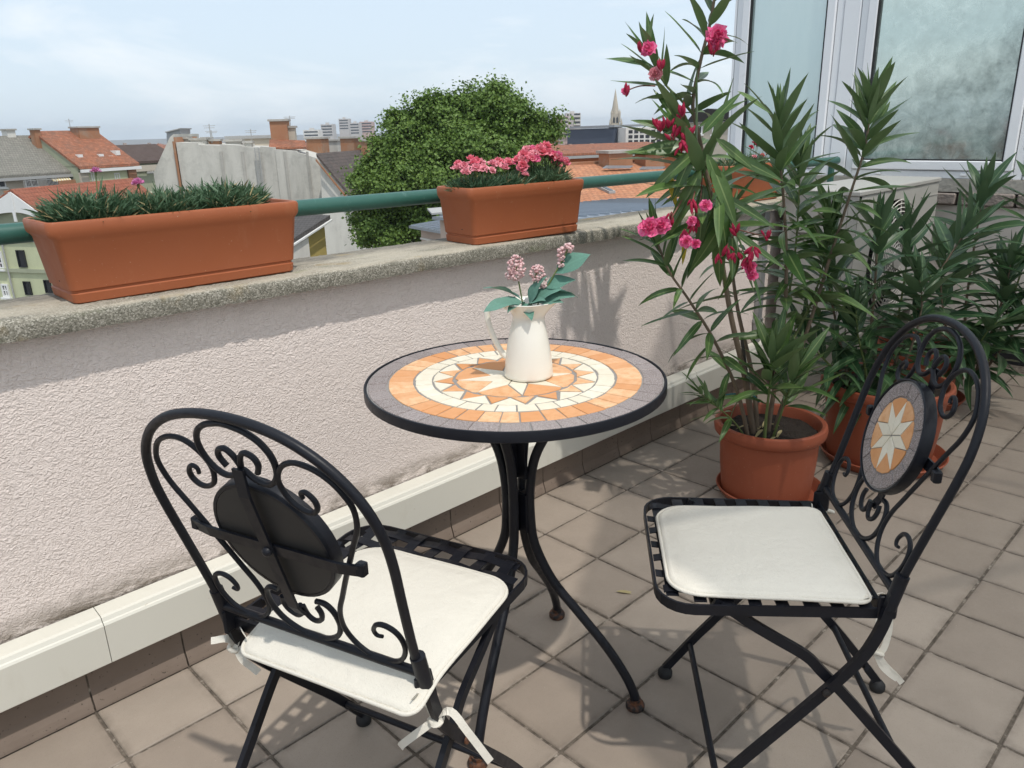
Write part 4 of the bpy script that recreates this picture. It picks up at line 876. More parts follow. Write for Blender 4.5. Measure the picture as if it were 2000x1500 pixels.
# ------------------------------------------------------------------ jug with artificial flowers
JB = Vector((-0.5107, -0.6356, TZ)); sd = Vector((0.6997, -0.7144, 0)); hd = Vector((0.7144, 0.6997, 0)); JS = math.atan2(sd.y, sd.x)
jg = thing('enamel_jug', JB, JS, 'cream white enamel jug standing on the mosaic table', 'jug')
def spout(r_, z, a):
    k = max(0, (z - .105) / .045); k = min(1, k); return r_ * (1 + .30 * k * max(0, math.cos(a)) ** 6)
MB().lathe([(0.0, 0.0), (.046, 0), (.0488, .002), (.0490, .006), (.0470, .028), (.0425, .062), (.0362, .096), (.0316, .112), (.0302, .120), (.0318, .128), (.0370, .137), (.0425, .145), (.0452, .1495), (.0462, .151), (.0455, .1522), (.0440, .1515), (.0405, .1455), (.0340, .135), (.0290, .125), (.0288, .118), (.034, .095), (.040, .06), (.0445, .02), (0, .012)], 48, fn=spout).build('body', G['enamel'], jg, smooth=60, world=False)
MB().tube(catmull([(-.0395, 0, .140), (-.052, 0, .1475), (-.068, 0, .146), (-.0785, 0, .134), (-.0790, 0, .116), (-.072, 0, .090), (-.062, 0, .066), (-.0515, 0, .047), (-.0445, 0, .040)], 5), [.0060] * 41, 10).build('handle', G['enamel'], jg, smooth=70, world=False)
def leaf_mesh(name, ln, wd, droop, fold, mat, seg=8, tipp=0.55, wav=0.0, seed=0):
    rs = random.Random(seed); vs = []; fs = []; uvs = []
    for i in range(seg + 1):
        t = i / seg; w_ = wd * (math.sin(math.pi * min(1, t ** tipp)) ** 0.85) * 0.5 if 0 < t < 1 else 0.0006
        a = droop * t; x = ln * (math.sin(a) / droop if abs(droop) > 1e-4 else t); z = -ln * ((1 - math.cos(a)) / droop if abs(droop) > 1e-4 else 0)
        wz = wav * wd * math.sin(t * 9 + seed)
        vs += [(x, -w_, z + w_ * fold + wz), (x, 0, z), (x, w_, z + w_ * fold - wz)]; uvs += [(0, t), (.5, t), (1, t)]
    for i in range(seg):
        b = 3 * i; fs += [(b, b + 3, b + 4, b + 1), (b + 1, b + 4, b + 5, b + 2)]
    me = bpy.data.meshes.new(name); me.from_pydata(vs, [], fs); me.update(); ul = me.uv_layers.new(name='UVMap')
    for lp in me.loops: ul.data[lp.index].uv = uvs[lp.vertex_index]
    me.polygons.foreach_set('use_smooth', [True] * len(me.polygons)); me.materials.append(mat); return me
def aim(p, d, up=Vector((0, 0, 1)), roll=0.0):
    d = Vector(d).normalized(); y = up.cross(d)
    if y.length < 1e-4: y = Vector((0, 1, 0)).cross(d)
    y.normalize(); z = d.cross(y); m_ = Matrix.Identity(4)
    for i in range(3): m_[i][0], m_[i][1], m_[i][2], m_[i][3] = d[i], y[i], z[i], p[i]
    return m_ @ Matrix.Rotation(roll, 4, 'X')
JV = lambda s, f_, z: JB + sd * s + hd * f_ + Vector((0, 0, z))
SL = [leaf_mesh('silk_leaf', .086, .043, .7, .25, G['silk_leaf'], 8, .8, .06, k) for k in range(3)]
bead = MB().lathe([(0.0, -.004), (.0032, -.0024), (.0042, 0), (.0030, .0028), (0, .004)], 7).mesh('floret', G['silk_pink'], True)
def sprig(pts, heads, leaves, label):
    base = pts[0]; t = thing('flower_sprig', base, 0, label, 'artificial flower', 'silk flower sprigs in the jug')
    MB().tube(catmull(pts, 5), .0016, 6).build('stalk', G['stem_green'], t)
    for (p, rx, rz_, n_) in heads:
        h = MB(); rs = random.Random(int(p.x * 1e5) & 999)
        for k in range(int(n_ * 1.9)):
            z = rs.uniform(-1, 1); a = rs.uniform(0, 6.28); q = math.sqrt(1 - z * z) * rs.uniform(.55, 1.0); c = p + Vector((q * math.cos(a) * rx, q * math.sin(a) * rx, z * rz_)); s_ = rs.uniform(.45, .95)
            h.lathe([(0.0006, -.0034 * s_), (.0030 * s_, -.002 * s_), (.0042 * s_, 0), (.0030 * s_, .0024 * s_), (.0006, .0034 * s_)], 6, c)
        h.build('flower_head', G['silk_pink'], t, smooth=80)
    for (p, d, k, sc, roll) in leaves:
        o = put('leaf', SL[k], t, mw=aim(p, d, roll=roll) @ Matrix.Scale(sc, 4))
sprig([JV(-.004, 0, .02), JV(-.008, -.002, .13), JV(-.016, -.006, .19), JV(-.020, -.008, .222)], [(JV(-.020, -.008, .218), .017, .024, 60), (JV(-.034, -.006, .205), .009, .008, 14)],
      [(JV(-.012, 0, .155), sd * -1 + Vector((0, 0, .75)) + hd * .2, 0, .92, .35), (JV(-.012, -.01, .152), sd * -1 - hd * .55 + Vector((0, 0, .22)), 1, .95, -.3), (JV(-.006, -.01, .15), sd * -.75 - hd * .8 + Vector((0, 0, .15)), 2, .62, .2), (JV(-.004, -.012, .150), -hd + Vector((0, 0, -.25)) + sd * .25, 0, .55, .1)], 'silk flower sprig with the fullest pink head at the left of the jug')
sprig([JV(.004, .004, .02), JV(.006, .004, .13), JV(.014, .006, .19), JV(.020, .006, .208)], [(JV(.020, .004, .205), .016, .015, 34), (JV(.030, 0, .188), .009, .012, 16)],
      [(JV(.004, -.004, .145), sd * .22 + Vector((0, 0, 1)) - hd * .2, 1, .78, 1.1), (JV(.006, -.008, .148), sd * .75 - hd * .3 + Vector((0, 0, .75)), 2, .80, .7), (JV(.004, -.012, .148), sd * .5 - hd * .7 + Vector((0, 0, .6)), 0, .55, .4)], 'silk flower sprig with a loose pink head in the middle of the jug')
sprig([JV(.010, 0, .02), JV(.016, 0, .13), JV(.045, 0, .19), JV(.070, .002, .232), JV(.078, .002, .250)], [(JV(.066, .002, .242), .009, .012, 18), (JV(.080, .002, .252), .010, .009, 18), (JV(.066, .002, .226), .008, .009, 10)],
      [(JV(.056, 0, .205), sd * .8 + Vector((0, 0, .62)), 0, .92, .9), (JV(.034, 0, .178), sd * .85 + Vector((0, 0, .45)) - hd * .2, 1, .72, .8), (JV(.024, -.004, .152), sd * 1 + Vector((0, 0, .50)) - hd * .3, 2, .80, .6), (JV(.046, -.004, .170), sd * 1 + Vector((0, 0, .12)), 1, .62, -.2), (JV(.018, -.006, .150), sd * .8 + Vector((0, 0, .35)) - hd * .5, 0, .66, .5)], 'tallest silk flower sprig leaning right out of the jug')

# ------------------------------------------------------------------ oleanders in round pots
def round_pot(ctr, label, slabel, r_=0.192, h=0.255):
    t = thing('flower_pot', (ctr[0], ctr[1], 0.0075), 0, label, 'flower pot', 'round terracotta pots on the terrace')
    rb = r_ * .80; ri = r_ - .012
    flute = lambda rr, z, a: rr * (1 + (.0035 * math.cos(a * 30) if .03 < z < h - .06 else 0))
    MB().lathe([(0, 0.0), (rb - .006, 0), (rb, .004), (rb + .004, .03), (rb + (ri - rb) * .5, h * .45), (ri - .008, h - .060), (ri - .006, h - .045), (r_ - .006, h - .043), (r_, h - .036), (r_ + .003, h - .018), (r_, h - .004), (r_ - .007, h), (r_ - .016, h - .003), (r_ - .020, h - .012), (r_ - .026, h - .05)], 96, fn=flute).build('pot_body', G['terracotta_pot'], t, smooth=45, world=False)
    vs = [(0, 0, h - .035)]; fs = []; nr, na = 8, 36
    for i in range(1, nr + 1):
        for k in range(na): a = 2 * math.pi * k / na; q = (r_ - .022) * i / nr; vs.append((q * math.cos(a), q * math.sin(a), h - .037 + noise.noise(Vector((q * math.cos(a) * 30, q * math.sin(a) * 30, ctr[0]))) * .009))
    for k in range(na): fs.append((0, 1 + k, 1 + (k + 1) % na))
    for i in range(nr - 1):
        for k in range(na): a = 1 + i * na; fs.append((a + k, a + na + k, a + na + (k + 1) % na, a + (k + 1) % na))
    MB().add(vs, fs).build('soil', G['soil'], t, world=False)
    for k in range(9):
        a, q = rnd(0, 6.28), rnd(.03, .14); o = put('leaf_litter', OLV[k % 5], t); o.matrix_local = Matrix.Translation((q * math.cos(a), q * math.sin(a), h - .026)) @ Matrix.Rotation(rnd(0, 6), 4, 'Z') @ Matrix.Scale(rnd(.25, .45), 4); o.data = LIT
    s = thing('pot_saucer', (ctr[0] + .01, ctr[1] - .012, 0), 0, slabel, 'saucer', 'pot saucers')
    rs = r_ * .985
    MB().lathe([(0, 0.0), (rs - .022, 0), (rs - .006, .018), (rs, .030), (rs + .003, .034), (rs - .001, .037), (rs - .006, .033), (rs - .014, .020), (rs - .026, .0065), (0, .0065)], 56).build('dish', G['terracotta_pot'], s, smooth=45, world=False)
    return t
OLV = [leaf_mesh('oleander_leaf', 1.0, w_, d_, .30, G['oleander_leaf'], 8, .72, .03, k) for k, (w_, d_) in enumerate(((.172, .15), (.185, .50), (.160, .95), (.180, .28), (.158, -.12)))]
OLD = [leaf_mesh('oleander_leaf', 1.0, w_, d_, .30, G['oleander_leaf_dark'], 8, .72, .03, k) for k, (w_, d_) in enumerate(((.180, .18), (.192, .55), (.165, 1.0), (.186, .32), (.165, -.10)))]
OLY = leaf_mesh('yellow_leaf', 1.0, .15, .5, .5, G['oleander_leaf_yellow'], 8, .72)
LIT = leaf_mesh('leaf_litter', .16, .03, .4, .3, G['dry_leaf'], 6, .72)
potA = round_pot((0.712, -0.556), 'fluted terracotta pot holding the tall flowering oleander', 'terracotta saucer under the pot of the flowering oleander', .178, .262)
potB = round_pot((1.27, -0.715), 'terracotta pot of the leafy oleander behind the left facing chair', 'terracotta saucer under the pot behind the left facing chair', .222, .300)
potC = round_pot((2.02, -0.585), 'terracotta pot at the far end almost hidden by oleander leaves', 'terracotta saucer at the far end almost hidden by oleander leaves', .19, .26)

def oleander(pot, label, stems, dark, budget=290, lmin=.125, lmax=.185):
    loc = pot.location; t = thing('oleander', (loc.x, loc.y, loc.z + .22), 0, label, 'shrub', 'potted oleanders'); LM = OLD if dark else OLV
    rs = random.Random(len(stems) * 7 + (3 if dark else 0)); cnt = 0
    for (pts, rad, start, step, scale, mode) in stems:
        P = catmull([at(*p) for p in pts], 8); n_ = len(P)
        cum = [0]
        for i in range(1, n_): cum.append(cum[-1] + (P[i] - P[i - 1]).length)
        Lt = cum[-1]
        MB().tube(P, [rad * (1 - .62 * c_ / Lt) for c_ in cum], 7).build('stem', G['stem_brown'] if rad > .0062 else G['stem_green'], t, smooth=70)
        s_ = start * Lt; ph = rs.uniform(0, 6)
        while s_ < Lt - .001 and cnt < budget:
            i = next(j for j in range(1, n_) if cum[j] >= s_); p = P[i - 1].lerp(P[i], (s_ - cum[i - 1]) / max(1e-6, cum[i] - cum[i - 1])); tg = (P[i] - P[i - 1]).normalized()
            age = min(1.0, (Lt - s_) / .32); A_ = tg.orthogonal().normalized(); B_ = tg.cross(A_)
            for k in range(3):
                if rs.random() < .06 + .10 * age * (mode != 'bush'): continue
                a = ph + k * 2.094 + rs.uniform(-.35, .35); rad_ = A_ * math.cos(a) + B_ * math.sin(a)
                open_ = R(20) + R(52) * age ** .75 + rs.uniform(-.16, .16)
                d = tg * math.cos(open_) + rad_ * math.sin(open_) + Vector((0, 0, -1)) * (.04 + .34 * age * rs.random()) * (1.6 if mode == 'droop' else 1.0)
                ln = rs.uniform(lmin, lmax) * scale * (0.80 + .20 * min(1, age * 3 + .15)); v_ = rs.choice((0, 1, 3, 4) if age < .4 else (0, 1, 2, 3))
                up = Vector((rs.gauss(0, .25), rs.gauss(0, .25), 1)) + tg * .6
                o = put('leaf', LM[v_], t, mw=aim(p, d, up, rs.uniform(-.5, .5)) @ Matrix.Diagonal((ln, ln * rs.uniform(.85, 1.2), ln, 1))); cnt += 1
            ph += 1.05; s_ += step * rs.uniform(.75, 1.3) * (0.55 + .6 * age)
        for k in range(3):   # tip
            if cnt >= budget: break
            a = ph + k * 2.1; tg = (P[-1] - P[-3]).normalized(); A_ = tg.orthogonal().normalized(); B_ = tg.cross(A_); d = tg + (A_ * math.cos(a) + B_ * math.sin(a)) * .22; ln = rs.uniform(.085, .125) * scale
            put('leaf', LM[4], t, mw=aim(P[-1], d, Vector((0, 0, 1)), rs.uniform(-1, 1)) @ Matrix.Diagonal((ln, ln, ln, 1))); cnt += 1
    return t
D = 2.38
stA = [
    ([(1474, 868, D), (1455, 740, D - .02), (1428, 620, D - .03), (1408, 500, D - .04), (1390, 390, D - .06), (1366, 270, D - .08), (1353, 205, D - .09), (1368, 120, D - .09), (1388, 40, D - .09), (1400, -40, D - .09)], .0105, .56, .034, .86, 'up'),
    ([(1353, 222, D - .09), (1330, 195, D - .10), (1302, 168, D - .10), (1280, 132, D - .11), (1268, 108, D - .11)], .0045, .12, .045, .80, 'up'),
    ([(1462, 860, D - .03), (1440, 765, D - .06), (1395, 665, D - .10), (1345, 585, D - .14), (1310, 535, D - .16), (1290, 490, D - .17), (1280, 458, D - .17)], .0072, .34, .044, .80, 'up'),
    ([(1418, 560, D - .06), (1400, 470, D - .12), (1385, 380, D - .16), (1365, 310, D - .18), (1345, 275, D - .19)], .0055, .42, .040, 1.25, 'droop'),
    ([(1366, 300, D - .17), (1395, 352, D - .20), (1420, 425, D - .22), (1440, 480, D - .23), (1450, 505, D - .23)], .0046, .1, .075, .95, 'droop'),
    ([(1496, 868, D), (1512, 760, D), (1530, 640, D), (1536, 520, D), (1531, 400, D), (1524, 320, D), (1521, 240, D)], .0085, .38, .030, .98, 'up'),
    ([(1504, 866, D + .02), (1545, 740, D + .04), (1585, 620, D + .06), (1625, 490, D + .08), (1662, 375, D + .09), (1690, 285, D + .09), (1700, 205, D + .09)], .0080, .42, .031, .98, 'up'),
    ([(1530, 640, D + .06), (1552, 500, D + .08), (1560, 390, D + .09), (1563, 305, D + .09)], .0045, .22, .034, .92, 'up'),
    ([(1492, 868, D - .08), (1498, 800, D - .10), (1506, 735, D - .12), (1512, 690, D - .13)], .0060, .45, .040, 1.05, 'droop'),
    ([(1506, 866, D - .06), (1535, 780, D - .10), (1556, 720, D - .13)], .0048, .50, .042, 1.05, 'droop'),
    ([(1462, 866, D - .05), (1435, 825, D - .08), (1395, 790, D - .12), (1368, 768, D - .14)], .0032, .45, .045, .55, 'up'),
    ([(1480, 866, D), (1470, 740, D + .06), (1440, 600, D + .10), (1425, 480, D + .12), (1418, 395, D + .12)], .0095, .62, .046, 1.0, 'up')]
oA = oleander(potA, 'tall flowering oleander leaning left out of the nearest fluted pot', [stA[k] for k in (0, 1, 2, 3, 4, 10, 11)], False, 275, .15, .215)
oA2 = oleander(potA, 'leafy flowerless oleander shoots rising right from the nearest fluted pot', [stA[k] for k in (5, 6, 7, 8, 9)] + [([(1530, 700, D + .05), (1585, 590, D + .10), (1612, 500, D + .12), (1622, 430, D + .12)], .0050, .30, .034, .95, 'up')], False, 298, .15, .215)
D = 2.68
stB = [
    ([(1690, 800, D), (1700, 660, D), (1710, 540, D), (1714, 440, D)], .0075, .12, .036, 1.0, 'bush'),
    ([(1725, 800, D), (1765, 660, D + .02), (1830, 540, D + .04), (1888, 450, D + .05)], .0075, .15, .036, 1.05, 'bush'),
    ([(1670, 800, D - .03), (1645, 690, D - .02), (1625, 590, D), (1610, 500, D)], .0070, .12, .036, 1.0, 'bush'),
    ([(1720, 800, D - .04), (1775, 690, D - .05), (1800, 600, D - .06), (1795, 545, D - .07)], .0065, .15, .036, 1.0, 'bush'),
    ([(1700, 800, D - .05), (1690, 720, D - .08), (1675, 650, D - .10), (1672, 600, D - .10)], .0060, .10, .036, 1.0, 'bush'),
    ([(1715, 800, D + .06), (1750, 640, D + .10), (1770, 520, D + .12), (1775, 440, D + .12)], .0060, .18, .038, .95, 'bush'),
    ([(1690, 800, D - .05), (1640, 735, D - .08), (1590, 680, D - .10), (1560, 640, D - .11)], .0055, .20, .038, .95, 'bush')]
oB = oleander(potB, 'dense dark oleander growing from the pot behind the left facing chair', stB, True, 296, .15, .215)
D = 3.18
stC = [
    ([(1890, 740, D), (1885, 620, D), (1900, 500, D), (1915, 410, D), (1920, 372, D)], .0075, .18, .036, 1.1, 'bush'),
    ([(1900, 740, D), (1940, 640, D - .02), (1965, 560, D - .03), (1975, 505, D - .03)], .0075, .12, .036, 1.1, 'bush'),
    ([(1910, 740, D - .04), (1965, 670, D - .08), (2010, 610, D - .10), (2040, 560, D - .10)], .0070, .12, .036, 1.05, 'bush'),
    ([(1880, 740, D - .05), (1850, 650, D - .08), (1838, 560, D - .10), (1845, 490, D - .10)], .0065, .12, .036, 1.1, 'bush'),
    ([(1900, 740, D - .05), (1905, 690, D - .12), (1935, 640, D - .18), (1970, 620, D - .20)], .0055, .15, .034, 1.0, 'bush'),
    ([(1915, 740, D + .05), (1985, 560, D + .08), (2020, 430, D + .10), (2040, 350, D + .10)], .0060, .25, .040, 1.1, 'bush')]
oC = oleander(potC, 'oleander at the far end in front of the low window wall', stC, True, 296, .155, .225)
# blooms and buds of the tall oleander
BM = {k: [blossom_mesh('blossom', .030, 4, 7, .55, .22, 40 + q, G[k]) for q in range(2)] for k in ('petal_hot', 'petal_light')}
def bloom(u, v, d_, sc, mat='petal_hot', up=None):
    p = at(u, v, d_); put('blossom', BM[mat][random.randint(0, 1)], oA, mw=orient(p, up if up is not None else (CP - p).normalized() + Vector((rnd(-.4, .4), rnd(-.4, .4), rnd(.1, .6)))) @ Matrix.Scale(sc, 4))
for u, v, d_, sc, mt in ((1399, 72, 2.20, 1.0, 'petal_hot'), (1267, 97, 2.20, .74, 'petal_hot'), (1281, 145, 2.20, .62, 'petal_light'), (1268, 445, 2.12, .98, 'petal_hot'), (1294, 440, 2.12, .80, 'petal_hot'), (1378, 402, 2.08, .56, 'petal_hot'), (1340, 472, 2.08, .58, 'petal_hot'), (1359, 476, 2.07, .42, 'petal_hot'), (1464, 522, 2.05, .66, 'petal_hot'), (1470, 540, 2.05, .50, 'petal_hot'), (1221, 178, 2.20, .34, 'petal_hot'), (1352, 432, 2.08, .45, 'petal_hot')): bloom(u, v, d_, sc, mt)
BD = MB().lathe([(0.0003, -.012), (.0035, -.006), (.0050, .001), (.0042, .008), (.0006, .016)], 8).mesh('bud', G['bud_red'], True)
def buds(u, v, d_, n_, spread, stem=None, dirz=0.6):
    c = at(u, v, d_)
    for k in range(n_):
        o_ = Vector((rnd(-1, 1), rnd(-1, 1), rnd(-1, 1))) * spread; put('bud', BD, oA, mw=orient(c + o_, o_ * 25 + Vector((0, 0, dirz))) @ Matrix.Scale(rnd(.6, 1.15), 4))
        MB().tube([c - Vector((0, 0, .022 * dirz)), c + o_ * .6, c + o_], .0012, 5).build('bud_stalk', G['stem_red'], oA)
    if stem: MB().tube(catmull([at(*q) for q in stem] + [c], 6), .0019, 6).build('flower_stalk', G['stem_red'], oA)
buds(1394, 100, 2.19, 7, .012)
buds(1252, 92, 2.18, 3, .007); buds(1291, 128, 2.18, 5, .008); buds(1222, 178, 2.18, 3, .006, [(1280, 168, 2.26), (1250, 168, 2.26)])
buds(1335, 218, 2.12, 9, .014, [(1345, 285, 2.19), (1340, 250, 2.19)]); buds(1290, 245, 2.12, 9, .014, [(1343, 282, 2.19), (1315, 258, 2.19)]); buds(1318, 262, 2.11, 8, .014); buds(1342, 258, 2.10, 7, .013); buds(1332, 288, 2.09, 7, .012, None, -.4); buds(1305, 240, 2.14, 4, .010)
buds(1350, 403, 2.10, 8, .012, [(1365, 330, 2.19), (1358, 370, 2.18)], -.6); buds(1357, 440, 2.10, 10, .013, [(1372, 335, 2.19), (1368, 390, 2.18)], -.6); buds(1336, 462, 2.10, 8, .012, [(1355, 415, 2.18)], -.6); buds(1312, 425, 2.11, 5, .010, [(1360, 340, 2.19), (1335, 385, 2.19)], -.6)
buds(1437, 450, 2.06, 5, .008, None, .3); buds(1498, 462, 2.05, 6, .009, [(1440, 448, 2.14), (1470, 456, 2.13)], .2); buds(1420, 490, 2.05, 6, .010, [(1436, 455, 2.14), (1422, 475, 2.13)], -.5); buds(1435, 503, 2.05, 7, .011, None, -.5); buds(1402, 505, 2.05, 4, .008, [(1425, 490, 2.13)], -.5); buds(1470, 495, 2.04, 8, .012, [(1448, 490, 2.13)], -.5); buds(1462, 515, 2.04, 8, .013, None, -.6)
for (u, v, u2, v2, d_, ln) in ((1305, 330, 1320, 400, 2.19, .125), (1340, 455, 1335, 500, 2.22, .10), (1352, 420, 1338, 470, 2.22, .11)):
    a, b = at(u, v, d_), at(u2, v2, d_); put('yellow_leaf', OLY, oA, mw=aim(a, b - a, (CP - a).normalized()) @ Matrix.Diagonal((ln, ln, ln, 1)))
for (u, v, u2, v2, d_, ln, wd) in ((1360, 278, 1315, 390, 2.17, .21, .22), (1350, 285, 1232, 292, 2.17, .20, .25), (1372, 262, 1440, 178, 2.16, .20, .24), (1440, 178, 1510, 220, 2.2, .15, .2), (1380, 300, 1420, 395, 2.15, .20, .22), (1390, 320, 1440, 440, 2.15, .22, .26), (1365, 290, 1260, 375, 2.16, .19, .20), (1400, 380, 1430, 500, 2.14, .20, .26), (1370, 330, 1300, 470, 2.18, .24, .20), (1398, 270, 1475, 330, 2.14, .18, .22), (1375, 360, 1365, 490, 2.2, .22, .24), (1410, 440, 1395, 560, 2.2, .22, .26), (1352, 262, 1240, 232, 2.18, .18, .20), (1300, 262, 1322, 250, 2.16, .08, .30), (1420, 300, 1530, 350, 2.14, .17, .20), (1395, 410, 1345, 540, 2.24, .23, .24)):
    a, b = at(u, v, d_), at(u2, v2, d_ - .02); ln_ = (b - a).length * 1.05; put('leaf', OLV[random.choice((0, 3, 1))], oA, mw=aim(a, b - a, (CP - a).normalized() + Vector((0, 0, .7)), rnd(-.5, .5)) @ Matrix.Diagonal((ln_, ln_ * wd / .19 * .95, ln_, 1)))
MB().tube([at(1478, 870, 2.40), at(1462, 760, 2.40), at(1448, 655, 2.40)], .0055, 8).build('support_cane', G['cane'], oA, smooth=60)
MB().tube(catmull([at(1418, 771, 2.36), at(1440, 769, 2.34), at(1470, 772, 2.34), at(1482, 785, 2.36)], 5), .0028, 6).build('tie', G['tie_teal'], oA, smooth=60)
# one dry leaf on the floor
fo = put('dry_leaf', LIT, None, mw=Matrix.Translation((-0.105, -0.555, .004)) @ Matrix.Rotation(R(-50), 4, 'Z') @ Matrix.Scale(.45, 4)); tag(fo, 'small orange brown dry leaf on the floor joint beside the table leg', 'leaf')
for me_ in (LIT,): pass

# ------------------------------------------------------------------ the city beyond
GZ = -17.0
gd = MB().box((-4000, -50, GZ - 1), (4000, 7000, GZ)).build('city_ground', G['city_ground']); gd['kind'] = 'structure'
def planar_uv(o):
    me = o.data; ul = me.uv_layers.new(name='UVMap')
    for p in me.polygons:
        n_ = p.normal; h = Vector((0, 0, 1)).cross(n_); h = h.normalized() if h.length > 1e-3 else Vector((1, 0, 0)); s_ = n_.cross(h)
        for li in p.loop_indices: q = me.vertices[me.loops[li].vertex_index].co; ul.data[li].uv = (q.dot(h), q.dot(s_))
    return o
class Bld:
    """a building described on a vertical facade: s metres along it from corner A, z up, n metres behind it"""
    def __init__(s, name, A, B, label, cat='building', group=None):
        s.A = Vector((A.x, A.y, 0)); e = Vector((B.x - A.x, B.y - A.y, 0)); s.len = e.length; s.e = e.normalized(); s.n = Vector((-s.e.y, s.e.x, 0))
        if s.n.dot(FW) < 0: s.n = -s.n
        c = s.A + s.e * s.len / 2; s.t = thing(name, (c.x, c.y, GZ), 0, label, cat, group)
    def P(s, a, z, n_=0.0): return s.A + s.e * a + s.n * n_ + Vector((0, 0, z))
    def sz(s, u, v, n_=0.0):            # pixel -> (along, z) on the facade plane moved n_ behind
        d = ray(u, v); q = CP + d * (((s.A + s.n * n_) - CP).dot(s.n) / d.dot(s.n)); return (q - s.A).dot(s.e), q.z
    def slab(s, poly, n0, n1, mat, name='wall', parent=None):
        return MB().prism([s.P(a, z, n0) for a, z in poly], s.n * (n1 - n0)).build(name, G[mat], parent or s.t)
    def box(s, a0, a1, z0, z1, n0, n1, mat, name, parent=None): return s.slab([(a0, z0), (a1, z0), (a1, z1), (a0, z1)], n0, n1, mat, name, parent)
    def pbox(s, u0, v0, u1, v1, n0, n1, mat, name, parent=None):
        a0, z1 = s.sz(u0, v0, n0); a1, z0 = s.sz(u1, v1, n0); return s.box(a0, a1, min(z0, z1), max(z0, z1), n0, n1, mat, name, parent)
    def window(s, a0, a1, z0, z1, fr=.09, mul=1, bars=1, mat='trim_white', n0=0.0, sill=True):
        f = MB()
        for q in ((a0, a0 + fr, z0, z1), (a1 - fr, a1, z0, z1), (a0 + fr, a1 - fr, z0, z0 + fr), (a0 + fr, a1 - fr, z1 - fr, z1)): f.prism([s.P(q[0], q[2], n0 - .10), s.P(q[1], q[2], n0 - .10), s.P(q[1], q[3], n0 - .10), s.P(q[0], q[3], n0 - .10)], s.n * .12)
        for k in range(mul): am = a0 + (a1 - a0) * (k + 1) / (mul + 1); f.prism([s.P(am - fr * .4, z0 + fr, n0 - .08), s.P(am + fr * .4, z0 + fr, n0 - .08), s.P(am + fr * .4, z1 - fr, n0 - .08), s.P(am - fr * .4, z1 - fr, n0 - .08)], s.n * .06)
        for k in range(bars): zm = z0 + (z1 - z0) * (k + 1) / (bars + 1); f.prism([s.P(a0 + fr, zm - fr * .3, n0 - .075), s.P(a1 - fr, zm - fr * .3, n0 - .075), s.P(a1 - fr, zm + fr * .3, n0 - .075), s.P(a0 + fr, zm + fr * .3, n0 - .075)], s.n * .05)
        w_ = f.build('window', G[mat], s.t); s.box(a0 + fr, a1 - fr, z0 + fr, z1 - fr, n0 - .03, n0 + .02, 'pane_dark', 'pane', w_)
        if sill: s.box(a0 - .1, a1 + .1, z0 - .12, z0 - .005, n0 - .2, n0 + .02, mat, 'sill', w_)
        return w_
    def pwindow(s, u0, v0, u1, v1, **k):
        a0, z1 = s.sz(u0, v0); a1, z0 = s.sz(u1, v1); return s.window(min(a0, a1), max(a0, a1), min(z0, z1), max(z0, z1), **k)
    def gable_roof(s, a0, a1, ze, zr, depth, mat, over=.5, th=.25):
        h = depth / 2; r_ = MB()
        k = (zr - ze) / h
        fr = [s.P(a0, ze - over * k, -over), s.P(a1, ze - over * k, -over), s.P(a1, zr, h), s.P(a0, zr, h)]; bk = [s.P(a1, ze - over * k, depth + over), s.P(a0, ze - over * k, depth + over), s.P(a0, zr, h), s.P(a1, zr, h)]
        r_.prism(fr, Vector((0, 0, th))); r_.prism(bk, Vector((0, 0, th))); return planar_uv(r_.build('roof', G[mat], s.t))
    def chimney(s, a0, a1, z0, z1, n0, n1, mat='chimney_brick', parent=None, pots=0):
        c = s.box(a0, a1, z0, z1, n0, n1, mat, 'chimney', parent); s.box(a0 - .12, a1 + .12, z1 + .004, z1 + .16, n0 - .12, n1 + .12, 'render_grey_dark', 'chimney_cap', c if parent is None else parent)
        for k in range(pots):
            p = s.P(a0 + (a1 - a0) * (k + .5) / pots, z1 + .165, (n0 + n1) / 2); MB().lathe([(.12, 0), (.10, .45), (.13, .5)], 8, p).build('chimney_pot', G['chimney_brick'], c if parent is None else parent)
        return c
def mast(b, u, v0, v1, n_, name='antenna'):
    a, z1 = b.sz(u, v0, n_); _, z0 = b.sz(u, v1, n_); m_ = MB().tube([b.P(a, z0, n_), b.P(a, z1, n_)], .035, 5)
    for k in (.9, .8): m_.tube([b.P(a - .5 * k, z0 + (z1 - z0) * k, n_), b.P(a + .5 * k, z0 + (z1 - z0) * k, n_)], .025, 4)
    m_.build(name, G['trim_grey'], b.t)

# grey-roofed house, far left
b = Bld('house', at(-160, 345, 68), at(147, 330, 80), 'beige house with a weathered grey roof at the left edge'); dp = 11.0
L0 = b.len; ze = b.sz(60, 338)[1]; zr_ = b.sz(20, 270, dp / 2)[1]
b.box(0, L0, GZ, ze, 0, dp, 'render_cream', 'wall'); rf = b.gable_roof(-.4, L0 + .1, ze, zr_, dp, 'roof_grey'); b.box(-.2, L0, ze - .55, ze - .30, -.72, -.50, 'trim_grey', 'gutter')
for sgn, aa in ((1, L0 - .02),): b.slab([(aa, ze)], 0, 1, 'render_cream', 'x') if False else None
MB().prism([b.P(L0 - .25, ze, 0), b.P(L0 - .25, zr_, dp / 2), b.P(L0 - .25, ze, dp)], b.e * .25).build('gable_wall', G['render_cream'], b.t)
b.chimney(*[b.sz(10, 260, 5.6)[0], b.sz(26, 260, 5.6)[0]], zr_ - 1.2, b.sz(18, 255, 5.6)[1], 5.2, 6.2, 'render_white', rf)
b.chimney(*[b.sz(64, 260, 3.6)[0], b.sz(76, 260, 3.6)[0]], b.sz(70, 282, 3.6)[1] - .4, b.sz(70, 254, 3.6)[1], 3.3, 4.1, 'chimney_brick', rf)
